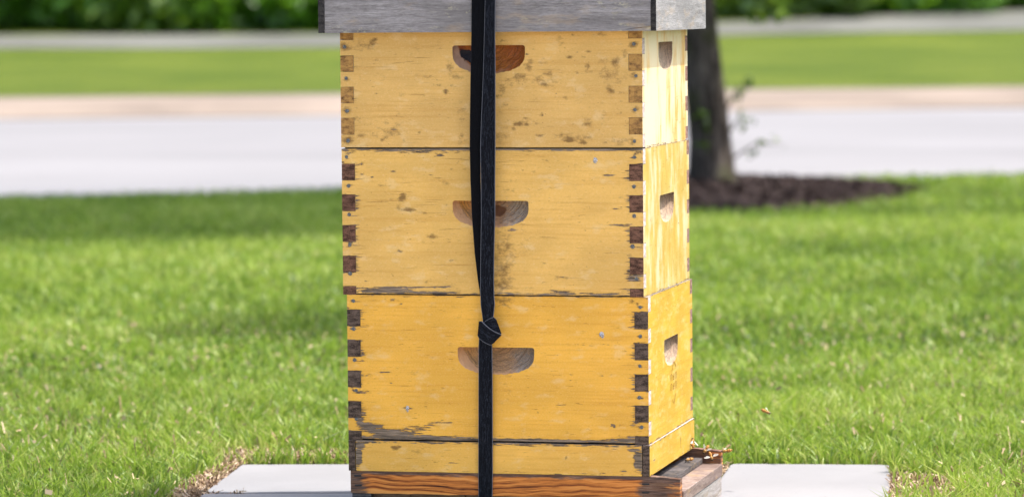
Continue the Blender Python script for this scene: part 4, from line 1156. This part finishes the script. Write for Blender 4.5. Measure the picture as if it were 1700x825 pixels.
# ------------------------------------------------------------------ tree by the road, its mulch bed and leafy crown
def leaf_mat(name, a, c, tr=0.4):
    b = NB(name)
    ti = b.attr('tint')
    col = b.mix(ti, a, c)
    d = b.n('BsdfDiffuse', {'Color': col}); t = b.n('BsdfTranslucent', {'Color': b.mix(0.4, col, (0.15, 0.24, 0.02))})
    m = b.n('MixShader', {0: tr, 1: d.outputs[0], 2: t.outputs[0]})
    gl = b.n('BsdfGlossy', {'Color': (1, 1, 1, 1), 'Roughness': 0.4})
    m2 = b.n('MixShader', {0: 0.04, 1: m.outputs[0], 2: gl.outputs[0]})
    b.t.links.new(m2.outputs[0], b.out.inputs[0])
    return b.m
def leaves(name, centers, radii, count, size, flat=0.0):
    """leaf-shaped faces filling clumps: centers (k,3), radii (k,3)"""
    centers = np.array(centers); radii = np.array(radii)
    vol = radii.prod(1) ** 0.8; k = rng.choice(len(centers), count, p=vol / vol.sum())
    u = rng.normal(size=(count, 3)); u /= np.linalg.norm(u, axis=1)[:, None]
    r = rng.random(count) ** 0.45
    P = centers[k] + u * r[:, None] * radii[k]
    ax = rng.normal(size=(count, 3)); ax /= np.linalg.norm(ax, axis=1)[:, None]
    nr = rng.normal(size=(count, 3)) + np.array([0, 0, 0.8]); nr -= (nr * ax).sum(1)[:, None] * ax; nr /= np.linalg.norm(nr, axis=1)[:, None]
    sd = np.cross(ax, nr)
    s = size * rng.uniform(0.6, 1.3, count)[:, None]
    Vv = np.stack([P - ax * s * 0.5, P + sd * s * 0.32 + nr * s * 0.06, P + ax * s * 0.6, P - sd * s * 0.32 + nr * s * 0.06], 1)
    tint = np.repeat((0.5 + 0.35 * (r - 0.6) + rng.normal(0, 0.25, count)).clip(0, 1), 4)
    return fast_mesh(name, Vv.reshape(-1, 3), 4 * np.arange(count)[:, None] + np.arange(4)[None], None, False, {'tint': tint})
def mat_bark():
    b = NB('grey brown bark')
    n = b.noise(b.coords((26, 26, 7)), 1, 6, 0.7)
    m = b.noise(b.coords((6, 6, 5)), 1, 3)
    col = b.ramp(n, [(0.3, (0.014, 0.011, 0.009)), (0.48, (0.078, 0.062, 0.050)), (0.70, (0.22, 0.18, 0.15))])
    col = b.mix(b.math('MULTIPLY', b.smooth(m, 0.52, 0.68), 0.6), col, (0.075, 0.085, 0.025))
    return b.principled(col, 0.95, 0.1, b.bump(n, 1.0, 0.05))
M_bark = mat_bark()
M_leaf = leaf_mat('street tree leaf', (0.045, 0.095, 0.015), (0.12, 0.19, 0.03))
M_leaf2 = leaf_mat('dark shrub leaf', (0.055, 0.190, 0.006), (0.130, 0.330, 0.014), 0.55)
M_leaf3 = leaf_mat('shrub leaf olive', (0.075, 0.180, 0.010), (0.170, 0.290, 0.025), 0.5)

tl, td = gd(1186, 303, Z_SOIL + 0.06)
def street_tree(name, lat, d, z0, path_off, r0, crown_c, crown_r, nleaf, label, lsize=0.11):
    root = empty(name, G(lat, d, z0), YAW, label, 'tree', None)
    pts = [Vector(p) for p in path_off]
    H = len(pts)
    rad = [r0 * f for f in ([1.55, 1.18, 1.0] + [1.0 - 0.55 * i / H for i in range(1, H - 2)])]
    V, F = tube(pts, rad, 18, True, 0.05)
    tr = link('trunk', mesh('trunk', V, F, True), M_bark, root)
    top = pts[-1]
    lst = []
    for k in range(9):
        a = 2 * PI * k / 9 + random.uniform(-.3, .3)
        s = pts[-1 - (k % 3)] * 1.0
        e = Vector((crown_c[0] + crown_r[0] * 0.75 * math.cos(a), crown_c[1] + crown_r[1] * 0.75 * math.sin(a), crown_c[2] + random.uniform(-.3, .6) * crown_r[2]))
        mid = s.lerp(e, 0.5) + Vector((random.uniform(-.2, .2), random.uniform(-.2, .2), 0.35))
        lst.append(tube([s, s.lerp(mid, 0.5), mid, mid.lerp(e, 0.5), e], [r0 * .45, r0 * .36, r0 * .28, r0 * .18, r0 * .07], 7))
    V, F = join_parts(lst)
    link('limb', mesh('limb', V, F, True), M_bark, root)
    cs, rs = [], []
    for k in range(34):
        u = np.random.default_rng(k + int(abs(lat) * 100)).normal(size=3); u /= np.linalg.norm(u)
        q = 0.35 + 0.6 * random.random()
        cs.append((crown_c[0] + u[0] * crown_r[0] * q, crown_c[1] + u[1] * crown_r[1] * q, crown_c[2] + u[2] * crown_r[2] * q))
        s = random.uniform(0.22, 0.38); rs.append((crown_r[0] * s, crown_r[1] * s, crown_r[2] * s * 0.8))
    link('crown', leaves('crown', cs, rs, nleaf, lsize), M_leaf, root)
    return root
tz0 = Z_SOIL + 0.035
t1 = street_tree('street_tree', tl, td, tz0, [(0.0, 0, -0.02), (-0.008, 0, 0.06), (-0.02, 0, 0.22), (-0.055, 0, 0.55), (-0.09, 0, 0.95), (-0.11, 0.02, 1.6), (-0.10, 0.05, 2.3), (-0.05, 0.05, 3.1), (0.0, 0.0, 3.9)], 0.094, (-0.4, -0.2, 4.6), (2.1, 1.9, 1.7), 17000, 'grey-barked tree trunk standing in mulch behind the hive', 0.11)
# water shoots at the foot of the trunk and a low leafy spray
M_leaf_pale = leaf_mat('young pale leaf', (0.10, 0.18, 0.025), (0.20, 0.30, 0.045))
def shoot(base, tip, nl, sz, lm=None):
    base, tip = Vector(base), Vector(tip)
    mid = base.lerp(tip, 0.5) + Vector((0, 0, 0.04))
    st = link('shoot', mesh('shoot', *tube([base, base.lerp(mid, .5), mid, mid.lerp(tip, .5), tip], [.006, .005, .004, .003, .0015], 6), True), M_bark, t1)
    cs, rs = [], []
    for k in range(nl):
        p = base.lerp(tip, 0.45 + 0.55 * k / max(1, nl - 1)) + Vector((0, 0, 0.04 * (1 - abs(2 * (k / max(1, nl - 1)) - 1))))
        cs.append(tuple(p)); rs.append((0.035, 0.035, 0.03))
    ls = link('leaf_spray', leaves('leaf_spray', cs, rs, nl * (4 if lm is None else 8), sz), lm or M_leaf, st)
    ls['kind'] = 'stuff'
shoot((0.05, -0.02, 0.35), (0.16, -0.05, 0.47), 4, 0.036)
shoot((0.06, -0.02, 0.12), (0.30, -0.06, 0.20), 4, 0.036)
shoot((0.06, -0.02, 0.25), (0.17, -0.04, 0.30), 3, 0.034)
shoot((-0.03, -0.07, 0.10), (-0.06, -0.12, 0.34), 4, 0.055)
shoot((0.0, -0.05, 1.0), (0.30, -0.1, 0.775), 9, 0.07, M_leaf_pale)
shoot((0.0, -0.05, 1.05), (0.19, -0.12, 0.77), 9, 0.07, M_leaf_pale)

# neighbouring tree just outside the frame; its crown shades the strip of lawn by the road
shade_c = gd(300, 378)
street_tree('street_tree', shade_c[0] + 3.55 + 1.7, shade_c[1] + 0.4, Z_SOIL, [(0.0, 0, -0.02), (0, 0, 0.06), (0, 0, 0.3), (0.02, 0, 1.0), (-0.05, 0, 2.0), (-0.1, 0.02, 3.2), (-0.3, 0.05, 4.4), (-0.7, 0.05, 5.4), (-1.1, 0.0, 6.2)], 0.14, (-1.7, 0.0, 7.4), (2.4, 1.75, 1.5), 30000, 'tree out of frame whose crown shades the lawn by the road', 0.15)

pc = gd(520, 556)
street_tree('young_tree', pc[0] + 2.05, pc[1] + 0.1, Z_SOIL, [(0.0, 0, -0.02), (0, 0, 0.06), (0, 0, 0.3), (0.0, 0, 0.9), (-0.03, 0, 1.6), (-0.06, 0, 2.3), (-0.08, 0, 2.9), (-0.10, 0, 3.3)], 0.035, (-0.14, 0.0, 3.95), (0.50, 0.45, 0.55), 5500, 'slender tree out of frame shading a patch of lawn', 0.09)

# mulch bed: low mound with shredded bark
M_mulchb = NB('dark bark mulch'); _n = M_mulchb.noise(M_mulchb.coords((1, 1, 1)), 60, 6, 0.7)
M_mulchb = M_mulchb.principled(M_mulchb.ramp(_n, [(0.3, (0.028, 0.020, 0.017)), (0.55, (0.105, 0.074, 0.065)), (0.75, (0.22, 0.16, 0.145))]), 0.95, 0.1, M_mulchb.bump(_n, 1.0, 0.03))
V, F = [], []
NR, NA = 10, 56
mz = lambda r: Z_SOIL + 0.008 + 0.052 * max(0.0, 1 - r * r)
for i in range(NR + 1):
    r = i / NR
    for k in range(NA):
        a = 2 * PI * k / NA
        q = r * (1 + 0.07 * math.sin(3 * a + 1) + 0.05 * math.sin(5 * a))
        zz = mz(r) + (random.uniform(-.006, .006) if i < NR else -0.012)
        V.append(G(mulch_c[0] + mulch_rx * q * math.cos(a), mulch_c[1] + mulch_ry * q * math.sin(a), zz))
for i in range(NR):
    for k in range(NA): F.append((i * NA + k, i * NA + (k + 1) % NA, (i + 1) * NA + (k + 1) % NA, (i + 1) * NA + k))
mb = link('mulch_bed', mesh('mulch_bed', V, F, True), M_mulchb); mb['kind'] = 'structure'
n = 5200
r = np.sqrt(rng.random(n)); a = rng.random(n) * 2 * PI
q = r * (1 + 0.07 * np.sin(3 * a + 1) + 0.05 * np.sin(5 * a))
lat = mulch_c[0] + mulch_rx * q * np.cos(a); d = mulch_c[1] + mulch_ry * q * np.sin(a)
x = CAM.x + lat * math.cos(YAW) - d * math.sin(YAW); y = CAM.y + lat * math.sin(YAW) + d * math.cos(YAW)
z = Z_SOIL + 0.014 + 0.052 * np.maximum(0, 1 - r * r) + rng.uniform(0, 0.012, n)
L = rng.uniform(0.02, 0.07, n); w = rng.uniform(0.004, 0.012, n); a2 = rng.random(n) * 2 * PI
D = np.stack([np.cos(a2) * L / 2, np.sin(a2) * L / 2, rng.normal(0, .008, n)], 1); N_ = np.stack([-np.sin(a2) * w / 2, np.cos(a2) * w / 2, rng.normal(0, .003, n)], 1)
C0 = np.stack([x, y, z], 1)
Vv = np.stack([C0 - D - N_, C0 + D - N_, C0 + D + N_, C0 - D + N_], 1)
mc = link('mulch_chips', fast_mesh('mulch_chips', Vv.reshape(-1, 3), 4 * np.arange(n)[:, None] + np.arange(4)[None]), M_mulchb)
tag(mc, 'dark brown shredded bark mulch round the tree foot', 'mulch', kind='stuff')

# ------------------------------------------------------------------ shrubs along the top of the far bank
shr = [(-40, 'dark', 2.3), (120, 'dark', 2.0), (265, 'olive', 1.6), (400, 'dark', 2.1), (520, 'dark', 2.2), (650, 'olive', 2.0), (790, 'dark', 2.2), (930, 'dark', 2.1), (1060, 'dark', 2.0), (1190, 'olive', 1.9), (1320, 'olive', 2.2), (1450, 'dark', 2.2), (1590, 'dark', 2.3), (1740, 'dark', 2.2)]
words_ = ['first', 'second', 'third', 'fourth', 'fifth', 'sixth', 'seventh', 'eighth', 'ninth', 'tenth', 'eleventh', 'twelfth', 'thirteenth', 'fourteenth']
for i, (px, kind, size) in enumerate(shr):
    hh = hill_hit(px, np.interp(px, [p[0] for p in hi], [p[1] for p in hi]) - 1.5)
    lat = hh[0]; s = hh[1] - bank_near(lat) + 0.75 + random.uniform(0, 0.4)
    dist = bank_near(lat) + s
    z = hill_z(s)
    root = empty('shrub', G(lat, dist, z), YAW, '%s blurred %s green shrub from the left along the far bank' % (words_[i], kind), 'shrub', 'shrubs beyond the far path')
    cs, rs = [], []
    for k in range(20):
        a = random.uniform(0, 2 * PI); q = random.uniform(0, 1.0)
        cs.append((q * size * 0.55 * math.cos(a), q * size * 0.45 * math.sin(a), random.uniform(0.12, 1.1 if k > 8 else 0.4))); t = random.uniform(0.35, 0.6); rs.append((t, t, t * 0.8))
    link('foliage', leaves('foliage', cs, rs, 6500, 0.16), M_leaf2 if kind == 'dark' else M_leaf3, root)
    lst = [tube([(0, 0, -0.1), (0.1 * math.cos(k), 0.1 * math.sin(k), 0.4), (0.4 * math.cos(k * 2.1), 0.4 * math.sin(k * 2.1), 1.1)], [.05, .04, .015], 6) for k in range(4)]
    V, F = join_parts(lst)
    link('stem', mesh('stem', V, F, True), M_bark, root)

# ------------------------------------------------------------------ honey bees
b = NB('bee fuzz and bands')
tc = b.n('TexCoord').outputs['Object']; sx = b.n('SeparateXYZ', {0: tc})
band = b.math('SINE', b.math('MULTIPLY', sx.outputs[0], 2 * PI / 0.0026))
ab = b.smooth(sx.outputs[0], 0.0002, -0.0006)
thor = b.mix(b.smooth(sx.outputs[0], 0.0045, 0.0052), (0.36, 0.20, 0.06), (0.05, 0.03, 0.015))
col = b.mix(ab, thor, b.mix(b.smooth(band, 0.1, 0.5), (0.55, 0.26, 0.05), (0.09, 0.035, 0.012)))
M_bee = b.principled(col, 0.6, 0.3)
b = NB('bee wing membrane')
pr = b.n('BsdfPrincipled', {'Base Color': (0.75, 0.72, 0.66, 1), 'Roughness': 0.25, 'Alpha': 0.32})
b.t.links.new(pr.outputs[0], b.out.inputs[0]); M_wing = b.m
b = NB('bee leg'); M_leg = b.principled((0.05, 0.025, 0.012), 0.6, 0.3)
def bee_body():
    prof = [(-0.0085, 0.0002), (-0.0078, 0.0010), (-0.0060, 0.0020), (-0.0038, 0.0025), (-0.0018, 0.0022), (-0.0004, 0.0011), (0.0004, 0.0013), (0.0014, 0.0022), (0.0026, 0.0024), (0.0038, 0.0018), (0.0044, 0.0010), (0.0050, 0.0015), (0.0060, 0.0017), (0.0068, 0.0009), (0.0071, 0.0002)]
    V, F = tube([(x, 0, 0.0004 * math.sin(x * 300)) for x, _ in prof], [r for _, r in prof], 10)
    return mesh('body', V, F, True)
BODY = bee_body(); BODY.materials.append(M_bee)
def wing(side, L, wd, ang):
    pts = [(0, 0), (0.3, 0.28), (0.65, 0.5), (0.92, 0.42), (1.0, 0.15), (0.85, -0.15), (0.4, -0.18)]
    V = []
    for dz in (0.00003, -0.00003):
        for (l, q) in pts:
            ca, sa = math.cos(ang), math.sin(ang)
            X_, Y_ = l * L, q * wd
            V.append((0.002 - (X_ * ca - Y_ * sa), side * (0.0012 + X_ * sa + Y_ * ca * 0.6), 0.0021 + 0.12 * X_ + dz))
    n = len(pts)
    F = [tuple(range(n)), tuple(range(2 * n - 1, n - 1, -1))] + [(i, (i + 1) % n, n + (i + 1) % n, n + i) for i in range(n)]
    return mesh('wing', V, F)
WINGS = [wing(s, L, w, a) for s in (1, -1) for L, w, a in ((0.0092, 0.0045, 0.55), (0.0065, 0.0036, 0.25))]
for w_ in WINGS: w_.materials.append(M_wing)
WOPEN = [wing(s, L, w, a) for s in (1, -1) for L, w, a in ((0.0095, 0.0045, 1.35), (0.0065, 0.0036, 1.0))]
for w_ in WOPEN: w_.materials.append(M_wing)
def legm(side, x, sw):
    V, F = tube([(x, side * 0.0013, -0.0010), (x + sw * 0.5, side * 0.0030, -0.0006), (x + sw, side * 0.0042, -0.0030)], [0.0003, 0.00025, 0.00015], 5)
    return mesh('leg', V, F)
LEGS = [legm(s, x, sw) for s in (1, -1) for x, sw in ((0.0034, 0.0016), (0.0020, -0.0002), (0.0008, -0.0026))]
for l_ in LEGS: l_.materials.append(M_leg)
ANT = [mesh('antenna', *tube([(0.0066, s * 0.0005, 0.0006), (0.0080, s * 0.0012, 0.0014), (0.0098, s * 0.0018, 0.0006)], [0.00016, 0.00014, 0.00012], 5)) for s in (1, -1)]
for l_ in ANT: l_.materials.append(M_leg)
bees = []
def bee(p, yaw, pitch, roll, label, flying=False, sc_=1.25):
    root = empty('honey_bee', p, 0, label, 'bee', 'honey bees at the hive entrance')
    root.rotation_euler = (roll, pitch, yaw); root.scale = (sc_,) * 3
    link('body', BODY, None, root)
    for m in (WOPEN if flying else WINGS): link('wing', m, None, root)
    for m in LEGS: link('leg', m, None, root)
    for m in ANT: link('antenna', m, None, root)
    return root
zf = -0.0262
p = at_y(1147, 747, 0.34); p = Vector((0.2645, p.y, p.z)); bee((0.2640, 0.375, 0.012), 1.9, -0.9, 0.5, 'honey bee clinging to the rim corner above the far landing rail')
pr_ = at_y(1172, 746, 0.3905)
bee((pr_.x, 0.3895, pr_.z), -2.4, 0.9, -0.9, 'left of the two honey bees on the inner face of the landing rail')
pr_ = at_y(1181, 757, 0.3890)
bee((pr_.x, 0.386, pr_.z), -0.9, 0.9, 0.4, 'right honey bee at the landing rail with its wings spread', True)
pr_ = at_y(1206, 748, 0.40)
bee(tuple(pr_), 3.3, 0.2, 0.0, 'honey bee hovering just right of the landing rail end', True)
bee((0.268, 0.315, -0.0100), -2.2, 0.15, 0.3, 'honey bee walking out of the entrance on the dark slat')
bee((0.2700, 0.060, -0.0100), -1.3, -0.3, 0.0, 'honey bee half hidden at the near end of the entrance gap')
pr_ = at_y(1272, 683, 0.50)
bee(tuple(pr_), 0.6, 0.5, 0.3, 'lone honey bee flying over the grass right of the hive', True)
